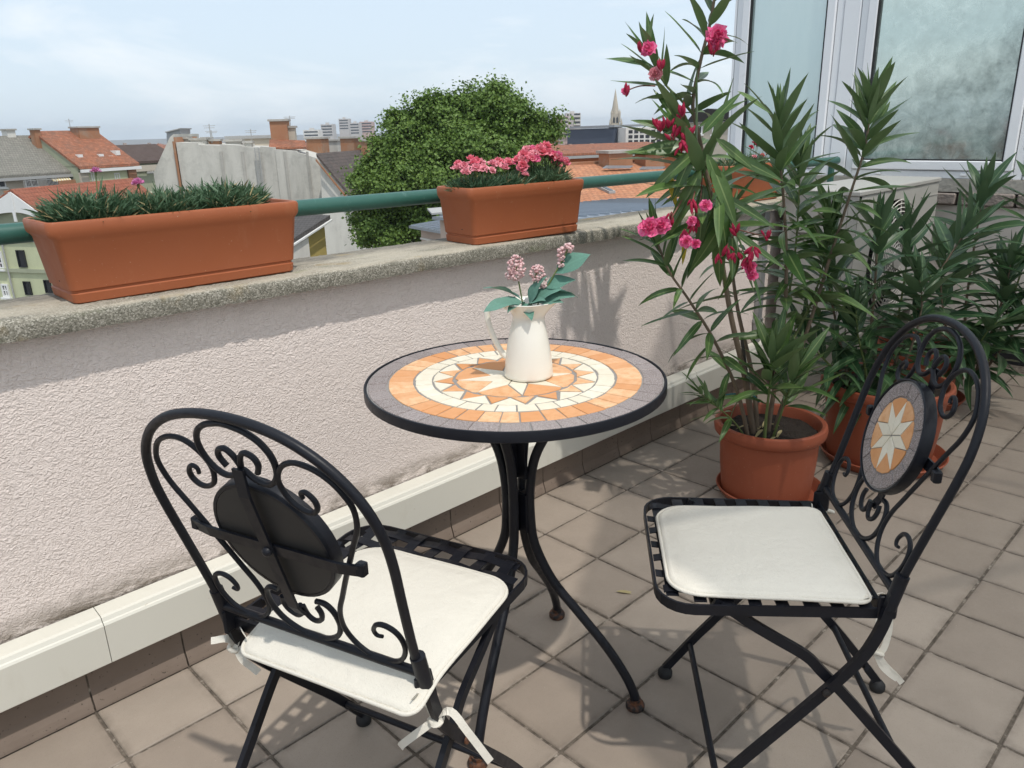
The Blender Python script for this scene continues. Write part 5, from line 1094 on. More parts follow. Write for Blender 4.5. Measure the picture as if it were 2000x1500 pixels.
b.pwindow(-8, 342, 12, 366, mul=0, bars=0); b.pwindow(43, 335, 75, 364, mul=1, bars=0)
a0, z1 = b.sz(89, 338); a1, z0 = b.sz(146, 364); lg = b.box(a0, a1, z0, z1 - .1, -.04, .0 - .002, 'pane_dark', 'loggia')
aw0, awz = b.sz(91, 339); aw1, _ = b.sz(127, 339)
for k in range(14): q0 = aw0 + (aw1 - aw0) * k / 14; q1_ = aw0 + (aw1 - aw0) * (k + 1) / 14; MB().prism([b.P(q0, awz, -.1), b.P(q1_, awz, -.1), b.P(q1_, awz - .75, -.9), b.P(q0, awz - .75, -.9)], b.n * .04).build('awning_strip', G['awning_white' if k % 2 else 'awning_yellow'], lg)
ba0, bz = b.sz(36, 362); ba1, bz2 = b.sz(146, 374); b.box(ba0, ba1, bz2 - .15, bz2, -1.0, -.05, 'render_cream', 'balcony_slab')
rl = MB()
for k in range(26): q = ba0 + (ba1 - ba0) * .6 * k / 25; rl.tube([b.P(q, bz2, -.95), b.P(q, bz + .4, -.95)], .025, 4)
rl.tube([b.P(ba0, bz + .4, -.95), b.P(ba0 + (ba1 - ba0) * .6, bz + .4, -.95)], .035, 4); rl.build('balcony_rail', G['trim_grey'], b.t)
b.box(ba0 + (ba1 - ba0) * .62, ba1, bz2, bz + .2, -.98, -.8, 'chimney_brick', 'balcony_parapet')
# orange-roofed house
b = Bld('house', at(150, 323, 78.5), at(261, 319, 84), 'sage green house with an orange tiled roof and wide brick chimney'); dp = 11.5; L0 = b.len; ze = b.sz(200, 322)[1]; zr_ = b.sz(180, 259, dp / 2)[1]
b.box(0, L0, GZ, ze, 0, dp, 'render_sage', 'wall'); rf = b.gable_roof(-.1, L0 + .3, ze, zr_, dp, 'roof_orange'); b.box(-.1, L0 + .3, ze - .60, ze - .32, -.75, -.52, 'trim_white', 'gutter')
for e0 in (.0, L0 - .25): MB().prism([b.P(e0, ze - .1, 0), b.P(e0, zr_ - .05, dp / 2), b.P(e0, ze - .1, dp)], b.e * .25).build('gable_wall', G['render_sage'], b.t)
ch = b.chimney(b.sz(150, 260, 4.6)[0], b.sz(190, 260, 4.6)[0], b.sz(170, 281, 4.6)[1] - .8, b.sz(170, 250, 4.6)[1], 4.2, 5.6, 'chimney_brick', rf)
for (u, v) in ((152, 309), (193, 308), (212, 311), (225, 301)):
    a, z = b.sz(u, v, 1.5); b.box(a - .25, a + .25, z - .1, z + .35, 1.0, 2.2, 'trim_white', 'roof_vent', rf)
a0, z1 = b.sz(163, 326); a1, z0 = b.sz(250, 352); b.box(a0, a1, z0 - 2.0, z1, -.05, .02, 'render_green', 'facade_panel'); b.box(0, .9, GZ, ze - .6, -.22, -.01, 'render_cream', 'pilaster'); b.box(L0 - .9, L0, GZ, ze - .6, -.22, -.01, 'chimney_brick', 'pilaster')
b.pwindow(176, 338, 190, 360, mul=1, bars=0); b.pwindow(222, 338, 236, 360, mul=1, bars=0)
mast(b, 134, 232, 262, 6.0)
# brown-roofed low house between
b = Bld('house', at(262, 318, 90), at(345, 316, 94), 'low house with a dark brown roof beside the grey firewall'); dp = 10; L0 = b.len; ze = b.sz(280, 316)[1]; zr_ = b.sz(280, 286, dp / 2)[1]
b.box(0, L0, GZ, ze, 0, dp, 'render_sage', 'wall'); b.gable_roof(-.5, L0 + .5, ze, zr_, dp, 'roof_brown'); b.box(-.5, L0 + .5, ze - 1.0, ze - .35, -.6, -.52, 'render_cream', 'cornice'); b.pwindow(286, 328, 299, 336, mul=0, bars=0)
# pale green house with the white gable
b = Bld('house', at(-70, 445, 46), at(116, 437, 44), 'pale green house with a white trimmed gable below the railing'); L0 = b.len; dp = 9.0
aL, zl = b.sz(-52, 440); aR, zrr = b.sz(112, 428); aM, zt = b.sz(33, 378); ze = min(zl, zrr)
b.box(0, L0, GZ, ze, 0, dp, 'render_green', 'wall'); b.slab([(aL, ze + .003), (aR, ze + .003), (aM, zt - .1)], .02, .3, 'render_sage', 'gable_wall')
rf = MB()
for (p, q) in ((aL - .3, aM), (aR + .3, aM)): rf.prism([b.P(p, ze - .12, -.35), b.P(q, zt + .15, -.35), b.P(q, zt + .15, dp), b.P(p, ze - .12, dp)], Vector((0, 0, .12)))
rf = planar_uv(rf.build('roof', G['roof_red'], b.t))
def barge(p, q):
    n_ = 14; up_ = [];  lo = []
    for k in range(n_ + 1):
        t = k / n_; a = p + (q - p) * t; z = ze + (zt - ze) * t; up_.append((a, z + .12)); lo.append((a, min(z - .20, ze + (zt - ze) * (.50 * math.sin(t * math.pi / 2) ** .9) - .10) if t > .05 else z - .18))
    b.slab(up_ + lo[::-1], -.42, -.36, 'trim_white', 'barge_board', rf)
barge(aL - .2, aM); barge(aR + .2, aM); b.box(aM - .09, aM + .09, zt - 1.5, zt + .1, -.48, -.425, 'trim_white', 'finial', rf)
# long red roof behind the gable
rb = MB(); a0, z0 = b.sz(-80, 440, 4.0); a1, _ = b.sz(150, 430, 4.0); zt2 = b.sz(60, 381, 8.0)[1]
rb.prism([b.P(a0, z0 - .6, 3.0), b.P(a1, z0 - .6, 3.0), b.P(a1, zt2, 8.0), b.P(a0, zt2, 8.0)], Vector((0, 0, .2))); planar_uv(rb.build('roof', G['roof_red'], b.t)); b.box(a0, a1, GZ, zt2 - .1, 8.02, 12, 'render_sage', 'rear_wall'); b.box(a0, a1, zt2 + .16, zt2 + .30, 7.8, 8.2, 'chimney_brick', 'ridge_tiles')
b.pwindow(-14, 490, 11, 525, fr=.10, mul=1, bars=2, mat='trim_white'); b.pwindow(32, 488, 55, 522, fr=.05, mul=0, bars=0, mat='pane_dark', sill=False); b.pwindow(82, 484, 104, 517, fr=.05, mul=0, bars=0, mat='pane_dark', sill=False)
b.pwindow(3, 554, 22, 580, fr=.10, mul=1, bars=1, mat='trim_white'); b.pwindow(46, 549, 65, 576, fr=.05, mul=0, bars=0, mat='pane_dark', sill=False); b.pwindow(86, 546, 104, 572, fr=.05, mul=0, bars=0, mat='pane_dark', sill=False)
a_, z_ = b.sz(20, 527); b.box(0, L0, z_ - .12, z_ + .10, -.12, -.005, 'render_sage', 'string_course'); a_, z_ = b.sz(20, 470); b.box(0, L0, z_ - .05, z_ + .06, -.1, -.005, 'render_white', 'string_course')
MB().tube([b.P(b.sz(13, 500)[0], GZ, -.12), b.P(b.sz(13, 500)[0], ze, -.12)], .05, 6).build('downpipe', G['trim_grey'], b.t)
# grey firewall block
b = Bld('firewall_block', at(298, 330, 60), at(640, 330, 62), 'long windowless grey rendered firewall with chimneys in the middle distance'); q = b.sz
def seg(pts, n0, n1, mat): b.slab([q(u, v) for u, v in pts] + [(q(*pts[-1])[0], GZ), (q(*pts[0])[0], GZ)], n0, n1, mat)
seg([(298, 338), (330, 268), (337, 262), (338, 280)], .25, 9, 'render_grey'); seg([(338.3, 268), (343, 282), (343, 290)], .05, 8, 'chimney_brick'); seg([(343.3, 278), (386, 279), (388, 283), (430, 284), (431, 282), (472, 284), (473, 287), (508, 288), (509, 286), (537, 288)], 0, 9, 'render_grey'); seg([(537.3, 292), (556, 293), (580, 295), (581, 298), (600, 303), (624, 310)], -.12, 8.5, 'render_grey')
for u in (431, 473, 508, 556, 600): a_, z_ = q(u, 296); b.box(a_ - .10, a_ + .10, GZ, z_, -.19 if u > 537 else -.07, -.004 if u < 537 else -.124, 'render_grey_dark', 'buttress')
for (u0, u1, v, nn) in ((372, 400, 274, 2), (410, 428, 276, 3), (440, 470, 277, 2.5), (476, 490, 280, 1.5), (350, 366, 272, 3), (395, 408, 272, 4)): a0, z1 = q(u0, v, nn); a1, _ = q(u1, v, nn); b.chimney(a0, a1, q(u0, 292, nn)[1], z1, nn, nn + 1.1, random.choice(('chimney_brick', 'render_grey_dark', 'render_grey')))
mb_ = b.slab([q(325, 258, 5), q(352, 251, 5), q(353, 282, 5), q(326, 282, 5)], 5, 8.5, 'metal_grey', 'lift_housing'); b.slab([q(323.5, 257, 4.8), q(352.5, 250, 4.8), q(352.5, 252, 4.8), q(323.5, 259, 4.8)], 4.6, 8.8, 'trim_grey', 'flat_roof', mb_)
a0, z1 = q(447, 272, 7); a1, _ = q(527, 272, 7); b.box(a0, a1, q(450, 295, 7)[1], z1, 7, 12, 'render_cream', 'rear_block'); b.box(a0 - .3, a1 + .3, z1 + .004, z1 + .25, 6.8, 12.2, 'trim_grey', 'flat_roof')
c = b.chimney(q(526, 240, 3)[0], q(560, 240, 3)[0], q(540, 286, 3)[1], q(540, 237, 3)[1], 3, 5); b.chimney(q(560.6, 250, 3.4)[0], q(575, 250, 3.4)[0], q(565, 286, 3.4)[1], q(565, 250, 3.4)[1], 3.4, 4.6, 'render_cream')
r_ = MB(); r_.prism([b.P(q(527, 291, 1)[0], q(527, 291, 1)[1], .6), b.P(q(600, 291, 1)[0], q(600, 291, 1)[1], .6), b.P(q(596, 278, 3)[0], q(596, 278, 3)[1], 3.0), b.P(q(527, 276, 3)[0], q(527, 276, 3)[1], 3.0)], Vector((0, 0, .15))); planar_uv(r_.build('roof', G['roof_orange'], b.t))
# ladder on the wall
ld = MB(); la, _ = q(500, 300); la2, _ = q(508, 300); _, lz1 = q(500, 288); _, lz0 = q(500, 372)
for a_ in (la, la2): ld.tube([b.P(a_, lz0, -.45), b.P(a_, lz1, -.45)], .035, 5)
for k in range(26): z = lz0 + (lz1 - lz0) * k / 25; ld.tube([b.P(la, z, -.45), b.P(la2, z, -.45)], .02, 4)
ld.build('ladder', G['trim_grey'], b.t)
MB().tube([b.P(q(341, 280)[0], GZ, -.1), b.P(q(340, 280)[0], q(340, 276)[1], -.1)], .09, 6).build('downpipe', G['chimney_brick'], b.t)
mast(b, 408, 242, 280, 3); mast(b, 412, 254, 280, 3); mast(b, 565, 226, 252, 3.5); mast(b, 489, 252, 285, 4)
# white gable-ended house with dark roof
b = Bld('house', at(624, 330, 60), at(716, 330, 59), 'white gable wall with a dark slate roof beside the tree'); q = b.sz
b.slab([q(624.5, 312), q(632, 318), q(690, 392), q(697, 402), (q(697, 500)[0], GZ), (q(624.5, 500)[0], GZ)], 0, 11, 'render_white')
r_ = MB(); r_.prism([b.P(*q(622, 306), -.3), b.P(*q(702, 404), -.3), b.P(q(702, 404)[0], q(702, 404)[1], 14), b.P(q(622, 306)[0], q(622, 306)[1], 14)], Vector((0, 0, .25))); rf = planar_uv(r_.build('roof', G['roof_slate'], b.t))
r_ = MB(); r_.prism([b.P(q(588, 318)[0], q(588, 318)[1], 3.1), b.P(q(622, 306)[0], q(622, 306)[1] + .02, 3.1), b.P(q(622, 306)[0], q(622, 306)[1] + .02, 14), b.P(q(588, 318)[0], q(588, 318)[1], 14)], Vector((0, 0, .2))); planar_uv(r_.build('roof', G['roof_slate'], b.t))
b.slab([q(622, 310), q(702, 408), q(701, 411.5), q(621.5, 313.5)], -.42, -.32, 'chimney_brick', 'verge', rf)
for (u0, u1, v0, v1, nn, mt) in ((598, 630, 272, 296, 9, 'chimney_brick'), (664, 692, 271, 296, 7, 'chimney_brick'), (704, 724, 276, 296, 7, 'chimney_brick'), (640, 660, 276, 292, 12, 'render_grey')): a0, z1 = q(u0, v0, nn); a1, z0 = q(u1, v1, nn); b.chimney(a0, a1, z0 - 3.5, z1, nn, nn + 1.3, mt, None, 0)
# small yellow house below
b = Bld('house', at(548, 478, 32), at(634, 470, 35), 'small yellow house with a dark pitched roof beside the long planter'); q = b.sz
b.slab([q(552, 490), q(592, 462), q(633, 434), (q(633, 500)[0], GZ), (q(552, 500)[0], GZ)], 0, 7, 'render_yellow'); b.slab([q(552, 488), q(592.5, 464), (q(592.5, 500)[0], GZ), (q(552, 500)[0], GZ)], -.25, -.005, 'render_white', 'pale_bay')
r_ = MB(); e0_, e1_ = q(536, 492), q(636, 428); r_.prism([b.P(*e0_, -.25), b.P(*e1_, -.25), b.P(*e1_, 9), b.P(*e0_, 9)], Vector((0, 0, .18))); rf = planar_uv(r_.build('roof', G['roof_dark'], b.t)); b.slab([q(536, 492), q(636, 428), q(636, 431.5), q(536, 495.5)], -.36, -.262, 'trim_white', 'barge_board', rf)
# pink-walled house with standing-seam metal roof
b = Bld('house', at(822, 450, 31), at(1000, 480, 26), 'pink walled outbuilding with a pale metal roof behind the middle planter'); q = b.sz
zt = q(830, 446)[1]; b.box(0, b.len, GZ, zt, 0, 4, 'render_pink', 'wall'); b.box(0, b.len, zt - .45, zt - .38, -.06, -.005, 'render_white', 'string_course')
p0 = q(800, 430, -.4); rf = MB().prism([b.P(p0[0], zt + .01, -.45), b.P(b.len, zt + .01, -.45), b.P(b.len, zt + .30, 4.2), b.P(p0[0], zt + .30, 4.2)], Vector((0, 0, .10))).build('roof', G['roof_metal'], b.t)
for k in range(14): a_ = p0[0] + .15 + k * .45; MB().prism([b.P(a_, zt + .113, -.45), b.P(a_ + .04, zt + .113, -.45), b.P(a_ + .04, zt + .403, 4.2), b.P(a_, zt + .403, 4.2)], Vector((0, 0, .04))).build('seam', G['roof_metal'], rf)
# tiled roof house on the right with metal lean-to
b = Bld('house', at(1085, 400, 37), at(1420, 408, 41), 'orange tiled roof with brick chimneys between the planter and the oleander'); q = b.sz; L0 = b.len
ze = q(1200, 400)[1]; dp = 8.5; zr_ = q(1200, 322, dp)[1]
b.box(0, L0, GZ, ze, 0, dp * 2, 'render_cream', 'wall'); r_ = MB(); r_.prism([b.P(-.5, ze - .2, -.5), b.P(L0 + .5, ze - .2, -.5), b.P(L0 + .5, zr_, dp), b.P(-.5, zr_, dp)], Vector((0, 0, .15))); r_.prism([b.P(L0 + .5, ze - .2, dp * 2 + .5), b.P(-.5, ze - .2, dp * 2 + .5), b.P(-.5, zr_, dp), b.P(L0 + .5, zr_, dp)], Vector((0, 0, .15))); rf = planar_uv(r_.build('roof', G['roof_near'], b.t))
b.box(-.5, L0 + .5, zr_ + .12, zr_ + .26, dp - .18, dp + .18, 'chimney_brick', 'ridge_tiles', rf)
for (u0, u1, v0, v1) in ((1183, 1228, 300, 324), (1254, 1290, 302, 326)):
    a0, z1 = q(u0, v0, dp - 1.2); a1, z0 = q(u1, v1, dp - 1.2); b.chimney(a0, a1, z0 - 1.0, z1, dp - 1.6, dp - .4, 'chimney_brick', rf); b.slab([q(u0 - 2, v1 + 5, dp - 2.2), q(u1 + 2, v1 + 5, dp - 2.2), q(u1 + 2, v1 - 1, dp - 1.75), q(u0 - 2, v1 - 1, dp - 1.75)], dp - 2.2, dp - 1.9, 'metal_grey', 'flashing', rf)
a0, z1 = q(1178, 374, 2.4); a1, z0 = q(1190, 389, 2.4); k_ = (zr_ - ze + .2) / (dp + .5)
sk_ = MB().prism([b.P(a0, ze - .2 + k_ * 2.3 + .16, 1.8), b.P(a1, ze - .2 + k_ * 2.3 + .16, 1.8), b.P(a1, ze - .2 + k_ * 3.6 + .16, 3.1), b.P(a0, ze - .2 + k_ * 3.6 + .16, 3.1)], Vector((0, 0, .12))).build('skylight', G['trim_grey'], rf); MB().prism([b.P(a0 + .08, ze - .2 + k_ * 2.4 + .285, 1.9), b.P(a1 - .08, ze - .2 + k_ * 2.4 + .285, 1.9), b.P(a1 - .08, ze - .2 + k_ * 3.5 + .285, 3.0), b.P(a0 + .08, ze - .2 + k_ * 3.5 + .285, 3.0)], Vector((0, 0, .02))).build('pane', G['pane_dark'], sk_)
b = Bld('house', at(1060, 430, 22), at(1330, 425, 25), 'low building with a ribbed pale metal roof just behind the parapet'); q = b.sz; L0 = b.len; ze = q(1180, 423)[1]; zt = q(1180, 397, 6)[1]
b.box(0, L0, GZ, min(ze, zt) - .03, 0, 6, 'render_pink', 'wall'); rf = MB().prism([b.P(-.3, ze, -.4), b.P(L0 + .3, ze, -.4), b.P(L0 + .3, zt, 6), b.P(-.3, zt, 6)], Vector((0, 0, .1))).build('roof', G['roof_metal'], b.t)
for k in range(20): a_ = k * .42; MB().prism([b.P(a_, ze + .103, -.4), b.P(a_ + .05, ze + .103, -.4), b.P(a_ + .05, zt + .103, 6), b.P(a_, zt + .103, 6)], Vector((0, 0, .05))).build('seam', G['roof_metal'], rf)
MB().prism([b.P(-.3, zt + .16, 6.0), b.P(L0 + .3, zt + .16, 6.0), b.P(L0 + .3, zt + .3, 6.3), b.P(-.3, zt + .3, 6.3)], Vector((0, 0, .06))).build('ridge_cap', G['trim_grey'], rf)
# orange gable block behind the tiled roof
b = Bld('house', at(1090, 320, 74), at(1330, 320, 80), 'orange rendered house with a bright red ridge beyond the tiled roof'); q = b.sz; L0 = b.len
ze = q(1200, 298)[1]; b.box(0, L0, GZ, ze, 0, 12, 'render_orange', 'wall'); r_ = MB(); zr_ = q(1200, 283, 6)[1]; r_.prism([b.P(0, ze - .1, -.6), b.P(L0, ze - .1, -.6), b.P(L0, zr_, 6), b.P(0, zr_, 6)], Vector((0, 0, .2))); rf = planar_uv(r_.build('roof', G['roof_orange'], b.t)); b.box(0, L0, ze - .35, ze - .12, -.8, -.62, 'trim_grey', 'gutter')
for u in (1172, 1232, 1262): a_, _ = q(u, 300); MB().tube([b.P(a_, GZ, -.1), b.P(a_, ze, -.1)], .07, 5).build('downpipe', G['chimney_brick'], b.t)
# mansard house seen through the oleander
b = Bld('house', at(1340, 262, 62), at(1450, 262, 60), 'beige house with a dark mansard roof seen through the oleander'); q = b.sz; L0 = b.len; ze = q(1390, 238)[1]
b.box(0, L0, GZ, ze, 0, 9, 'render_cream', 'wall'); b.slab([(0, ze + .01), (L0, ze + .01), (L0, q(1400, 224)[1]), (1.6, q(1380, 212)[1]), (.5, q(1380, 222)[1])], -.25, 8, 'roof_dark', 'roof'); b.pwindow(1358, 244, 1372, 262, mul=1, bars=0); b.pwindow(1392, 244, 1406, 262, mul=1, bars=0)
# long dark-blue hall, white office, tower block
b = Bld('hall', at(1108, 262, 330), at(1200, 258, 320), 'long dark blue hall with a pale roof on the skyline'); q = b.sz; b.box(0, b.len, GZ, q(1150, 252)[1], 0, 40, 'slab_blue', 'wall'); b.slab([q(1106, 252), q(1202, 248), q(1202, 244), q(1120, 247)], -1, 45, 'metal_grey', 'roof')
b = Bld('office_block', at(1222, 276, 300), at(1300, 275, 300), 'white gridded office block right of the church'); q = b.sz; L0 = b.len; zt = q(1250, 249)[1]; b.box(0, L0, GZ, zt, 0, 25, 'render_white', 'wall')
for r in range(3):
    for k in range(7): a_ = 1.0 + k * 2.1; z = zt - 2.0 - r * 1.75; w_ = b.box(a_, a_ + 1.5, z, z + 1.15, -.06, .1, 'pane_dark', 'window')
for (u0, v0, u1, dd, lab) in ((1085, 228, 1110, 560, 'pinkish tower block with balconies at the edge of the tree'), (1106, 221, 1134, 575, 'taller pale tower block with balconies right of the tree')):
    b = Bld('tower_block', at(u0, 255, dd), at(u1, 255, dd), lab); q = b.sz; L0 = b.len; zt = q(u0, v0)[1]; b.box(0, L0, GZ, zt, 0, 16, 'tower_pink' if u0 < 1100 else 'tower_concrete', 'wall'); b.box(L0 * .3, L0 * .6, zt + .01, zt + 1.3, 3, 8, 'tower_concrete', 'lift_room')
    for r in range(5):
        z = zt - 2.6 - r * 2.75; bl_ = b.box(L0 * .52, L0 * .98, z, z + .9, -1.2, -.01, 'render_white', 'balcony'); b.box(L0 * .54, L0 * .96, z + .95, z + 2.2, -.06, .05, 'pane_dark', 'window')
        b.box(L0 * .06, L0 * .16, z + .6, z + 2.0, -.06, .05, 'pane_dark', 'window'); b.box(L0 * .26, L0 * .36, z + .6, z + 2.0, -.06, .05, 'pane_dark', 'window')
# church with spire
cb = Bld('church', at(1186, 282, 330), at(1219, 282, 330), 'pale stone neo-gothic church spire on the skyline', 'church'); q = cb.sz
za = q(1203, 175)[1]; zb_ = q(1203, 222)[1]; z1 = q(1203, 238)[1]; z2 = q(1203, 282)[1]; aC = q(1203, 250)[0]; W_ = abs(q(1216, 250)[0] - q(1190, 250)[0]); cc = cb.P(aC, 0, 3)
MB().lathe([(W_ * .30, zb_), (W_ * .02, za), (.02, za + .6)], 8, cc).build('spire', G['church_stone'], cb.t)
tw = cb.box(aC - W_ * .30, aC + W_ * .30, z1 - 1, zb_ - .01, 3 - W_ * .3, 3 + W_ * .3, 'church_stone', 'belfry'); tw2 = cb.box(aC - W_ * .42, aC + W_ * .42, GZ, z1 - 1.01, 3 - W_ * .42, 3 + W_ * .42, 'church_stone', 'tower')
def lancet(par, a, z, w_, h, n0): cb.slab([(a - w_, z), (a + w_, z), (a + w_, z + h * .7), (a, z + h), (a - w_, z + h * .7)], n0 - .08, n0 + .05, 'pane_dark', 'lancet_window', par)
for s in (-1, 1): lancet(tw, aC + s * W_ * .12, z1 - .4, W_ * .07, (zb_ - z1) * .8, 3 - W_ * .3); lancet(tw2, aC + s * W_ * .18, z2 + 1.5, W_ * .08, (z1 - z2) * .62, 3 - W_ * .42)
for s in (-1, 1):
    for zz_, rr, k in ((zb_, .30, .9), (z1 - 1, .42, 1.2)):
        p = cb.P(aC + s * W_ * rr, 0, 3 - W_ * rr); MB().lathe([(W_ * .075, zz_ - 3.2), (W_ * .075, zz_ + .2), (W_ * .09, zz_ + .25), (.03, zz_ + 2.0 * k)], 6, p).build('pinnacle', G['church_stone'], cb.t)
for (u0, u1, v) in ((1181, 1193, 250), (1213, 1222, 256)):
    a0, a1 = q(u0, v)[0], q(u1, v)[0]; h = q(u0, v)[1]; am = (a0 + a1) / 2; r_ = (a1 - a0) / 2; MB().lathe([(r_, GZ), (r_, h - 4.2), (r_ * 1.1, h - 4.1), (.05, h)], 8, cb.P(am, 0, 2.0)).build('stair_turret', G['church_stone'], cb.t)
cb.slab([(aC + W_ * .43, z2 + 3.4), (aC + W_ * 1.1, z2 + 1.2), (aC + W_ * 1.1, GZ), (aC + W_ * .43, GZ)], 2, 22, 'church_stone', 'nave')
# far tower blocks left of the tree
for i, (u0, v0, u1, dd, mt, lab) in enumerate(((627, 243, 650, 900, 'tower_concrete', 'low pale tower block far left of the tree'), (663, 232, 682, 1000, 'tower_concrete', 'tallest slim tower block on the far skyline left of the tree'), (684, 240, 702, 950, 'tower_concrete', 'tower block beside the tallest one on the far skyline'), (703, 238, 728, 980, 'tower_pink', 'tower block touching the left edge of the tree'), (592, 254, 622, 800, 'render_white', 'low white block on the far skyline above the firewall'))):
    b = Bld('tower_block', at(u0, 255, dd), at(u1, 255, dd), lab, 'building', 'far tower blocks'); zt = b.sz(u0, v0)[1]; L0 = b.len; b.box(0, L0, GZ, zt, 0, 18, mt, 'wall'); b.box(L0 * .35, L0 * .6, zt + .02, zt + 1.8, 4, 9, 'tower_concrete', 'lift_room')
    for r in range(4): b.box(L0 * .06, L0 * .94, zt - 2.6 - r * 3.1, zt - 1.3 - r * 3.1, -.15, .05, 'pane_dark', 'window_band')
# distant roofscape: far-off mass of small houses
dm = MB(); dr = MB(); rs = random.Random(21)
for k in range(1100):
    D_ = 190 * (7 ** rs.random()); u = rs.uniform(-300, 2300); p = at(u, 300, D_); hz = at(u, 300, D_); top = 1.2 - D_ * rs.uniform(.006, .020) - rs.uniform(0.5, 2.0); w_ = rs.uniform(5, 11) * (1 + D_ / 900); d_ = rs.uniform(6, 12); a = rs.uniform(-.5, .5); m_ = Matrix.Translation((p.x, p.y, 0)) @ Matrix.Rotation(a + .75, 4, 'Z')
    if 1080 < u < 1330 and D_ < 700: top -= D_ * .012
    top = min(top, -1.2) if D_ < 160 else top
    dm.box((-w_ / 2, -d_ / 2, GZ), (w_ / 2, d_ / 2, top - 1.6), m_); e = [(-w_ / 2 - .3, -d_ / 2 - .3, top - 1.59), (w_ / 2 + .3, -d_ / 2 - .3, top - 1.59), (w_ / 2 + .3, d_ / 2 + .3, top - 1.59), (-w_ / 2 - .3, d_ / 2 + .3, top - 1.59), (-w_ / 2, 0, top), (w_ / 2, 0, top)]
    dr.add([m_ @ Vector(x) for x in e], [(0, 1, 5, 4), (2, 3, 4, 5), (0, 4, 3), (1, 2, 5), (3, 2, 1, 0)])
    if rs.random() < .5: x = rs.uniform(-.3, .3) * w_; dm.box((x - .5, -.4, top - .8), (x + .5, .4, top + rs.uniform(.4, 1.1)), m_)
o = dm.build('distant_houses', G['far_mass']); tag(o, 'far-off walls of small city houses below the skyline', 'houses', kind='stuff')
o = planar_uv(dr.build('distant_roofs', G['roof_orange'])); tag(o, 'far-off mass of red city roofs below the skyline', 'roofs', kind='stuff')

# ------------------------------------------------------------------ plane tree
def tree(ctr, crown, label, nclump, nleaf, size):
    t = thing('plane_tree', (ctr.x, ctr.y, GZ), 0, label, 'tree'); rs = random.Random(77)
    lobes = [(at(u, v, d_), r_ * .82) for u, v, d_, r_ in crown]
    for p, r_ in list(lobes):
        if r_ < .8: continue
        for k in range(3):
            z = rs.uniform(-.5, .40); a = rs.uniform(0, 6.283); q = math.sqrt(1 - z * z); lobes.append((p + Vector((q * math.cos(a), q * math.sin(a), z)) * r_ * rs.uniform(.80, 1.05), rs.uniform(.45, .85)))
    mid = sum((p for p, _ in lobes), Vector()) / len(lobes)
    tk = MB(); top = Vector((mid.x, mid.y, mid.z + .5)); tk.tube(catmull([Vector((ctr.x, ctr.y, GZ)), Vector((ctr.x + .2, ctr.y, GZ + 5)), Vector((mid.x, mid.y, mid.z - 3)), top], 5), [.45 - .37 * k / 15 for k in range(16)], 9)
    for p, r_ in lobes:
        s_ = Vector((mid.x, mid.y, mid.z - 3 + rs.uniform(-1, 2))); m_ = s_.lerp(p, .5) + Vector((0, 0, .5)); tk.tube(catmull([s_, m_, p], 5), [.16 - .013 * k for k in range(11)], 6)
    tk.build('trunk', G['bark'], t, smooth=60)
    vs = []; fs = []
    tot = sum(r_ ** 2 for _, r_ in lobes)
    for p, r_ in lobes:
        for c_ in range(int(nclump * r_ ** 2 / tot) + 6):
            z = rs.uniform(-1, 1); a = rs.uniform(0, 6.283); q = r_ * (rs.random() ** .30) * rs.uniform(.72, 1.10); s_ = math.sqrt(1 - z * z); d = Vector((s_ * math.cos(a), s_ * math.sin(a), z)); c = p + d * q; cr_ = rs.uniform(.20, .62)
            if d.z > .1 and rs.random() < .10: continue
            for k in range(int(nleaf * rs.uniform(.55, 1.3))):
                l_ = c + Vector((rs.gauss(0, .5), rs.gauss(0, .5), rs.gauss(0, .36))) * cr_; n_ = (d * .8 + Vector((rs.gauss(0, .6), rs.gauss(0, .6), rs.gauss(0.5, .6)))).normalized(); x = n_.orthogonal().normalized(); y = n_.cross(x); r2 = rs.uniform(0, 6.28); x, y = x * math.cos(r2) + y * math.sin(r2), y * math.cos(r2) - x * math.sin(r2); sz = size * rs.uniform(.6, 1.25); b_ = len(vs)
                vs += [l_ - x * sz * .5, l_ + y * sz * .42 + n_ * sz * .08, l_ + x * sz * .55 - n_ * sz * .12, l_ - y * sz * .42 + n_ * sz * .08]; fs.append((b_, b_ + 1, b_ + 2, b_ + 3))
    me = bpy.data.meshes.new('crown'); me.from_pydata([tuple(ROOT[t].inverted() @ v) for v in vs], [], fs); me.update(); me.materials.append(G['tree_crown']); o = put('crown', me, t); o['kind'] = 'stuff'
    return t
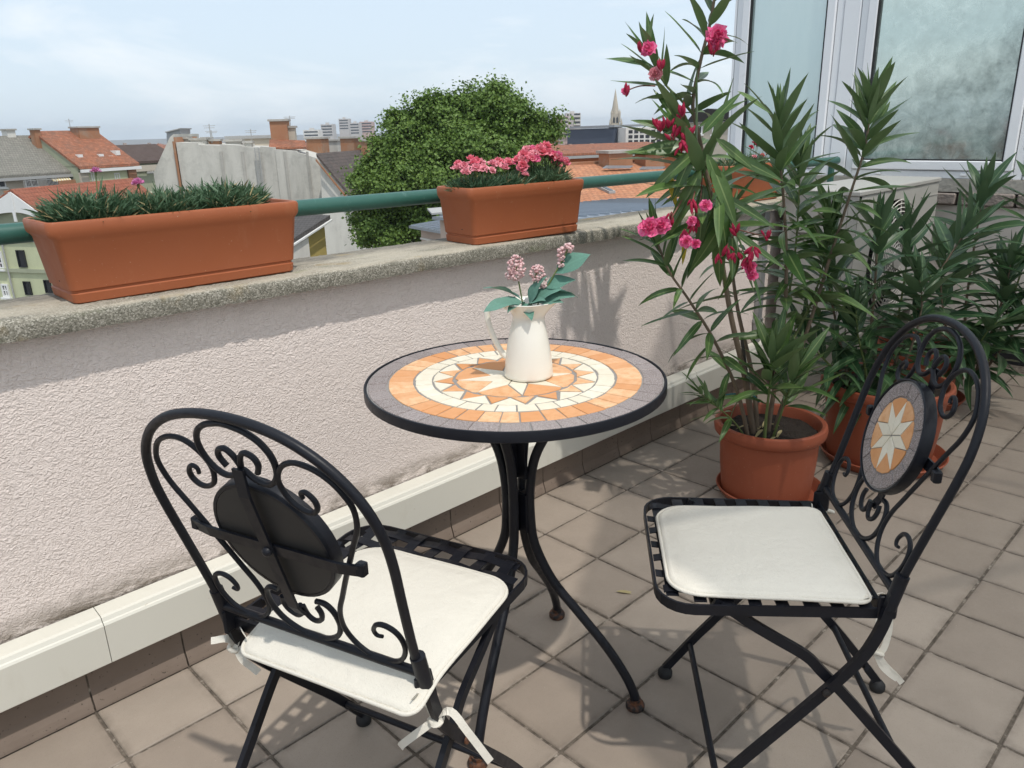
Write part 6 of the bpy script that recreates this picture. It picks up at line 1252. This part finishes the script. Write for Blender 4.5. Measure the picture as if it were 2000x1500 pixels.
m = MT('tree_crown', 0.5, spec=0.35); p = m.pos(); c = m.mix(m.noise(1.3, 4, 0.6, co=p), (0.085, 0.16, 0.028), (0.235, 0.34, 0.070)); c = m.mix(m.ramp(m.noise(9, 2, co=p), [(.45, 0), (.62, .6)]), c, (.05, .11, .024)); m.col(c)
tr = m.n('ShaderNodeBsdfTranslucent'); m.l(c, tr.inputs['Color']); ms = m.n('ShaderNodeMixShader'); ms.inputs[0].default_value = .25; m.l(m.b.outputs[0], ms.inputs[1]); m.l(tr.outputs[0], ms.inputs[2]); m.l(ms.outputs[0], m.t.nodes['Material Output'].inputs['Surface'])
DT = 36
tree(at(900, 700, DT), [(900, 250, DT, 2.1), (850, 225, DT, 1.4), (950, 220, DT, 1.5), (1005, 240, DT, 1.5), (1040, 262, DT + .4, 1.05), (790, 262, DT, 1.5), (755, 300, DT - .5, 1.2), (745, 345, DT - 1, 1.2), (735, 385, DT - 1, 1.15), (735, 430, DT - 1, 1.0), (800, 350, DT - 1.6, 1.7), (870, 330, DT - 2, 1.9), (960, 300, DT - 1.8, 1.8), (1030, 320, DT - .6, 1.3), (830, 420, DT - 1.6, 1.7), (780, 455, DT - 1.2, 1.3), (900, 420, DT - 1.2, 1.8), (980, 390, DT - 1, 1.6), (880, 500, DT, 2.0), (800, 245, DT + .5, .8), (770, 232, DT, .45), (872, 208, DT, .7), (955, 198, DT, .75), (830, 205, DT, .45), (905, 195, DT, .5), (1010, 208, DT, .5), (715, 465, DT - 1, .7), (706, 400, DT - 1, .55), (720, 330, DT - .6, .55)], 'large round green plane tree rising behind the parapet', 2900, 54, .145)

# ------------------------------------------------------------------ summer haze over the city
hz = MB().box((-3500, -60, GZ - 2), (3500, 2600, 30)).build('haze', None); hz['kind'] = 'stuff'
hm = bpy.data.materials.new('haze'); hm.use_nodes = True; ht = hm.node_tree; ht.nodes.clear()
ho = ht.nodes.new('ShaderNodeOutputMaterial'); pv = ht.nodes.new('ShaderNodeVolumePrincipled'); pv.inputs['Color'].default_value = (0.80, 0.87, 0.95, 1); pv.inputs['Density'].default_value = 0.00024; pv.inputs['Anisotropy'].default_value = 0.2
ht.links.new(pv.outputs['Volume'], ho.inputs['Volume']); hz.data.materials.append(hm)
SC.cycles.volume_bounces = 0
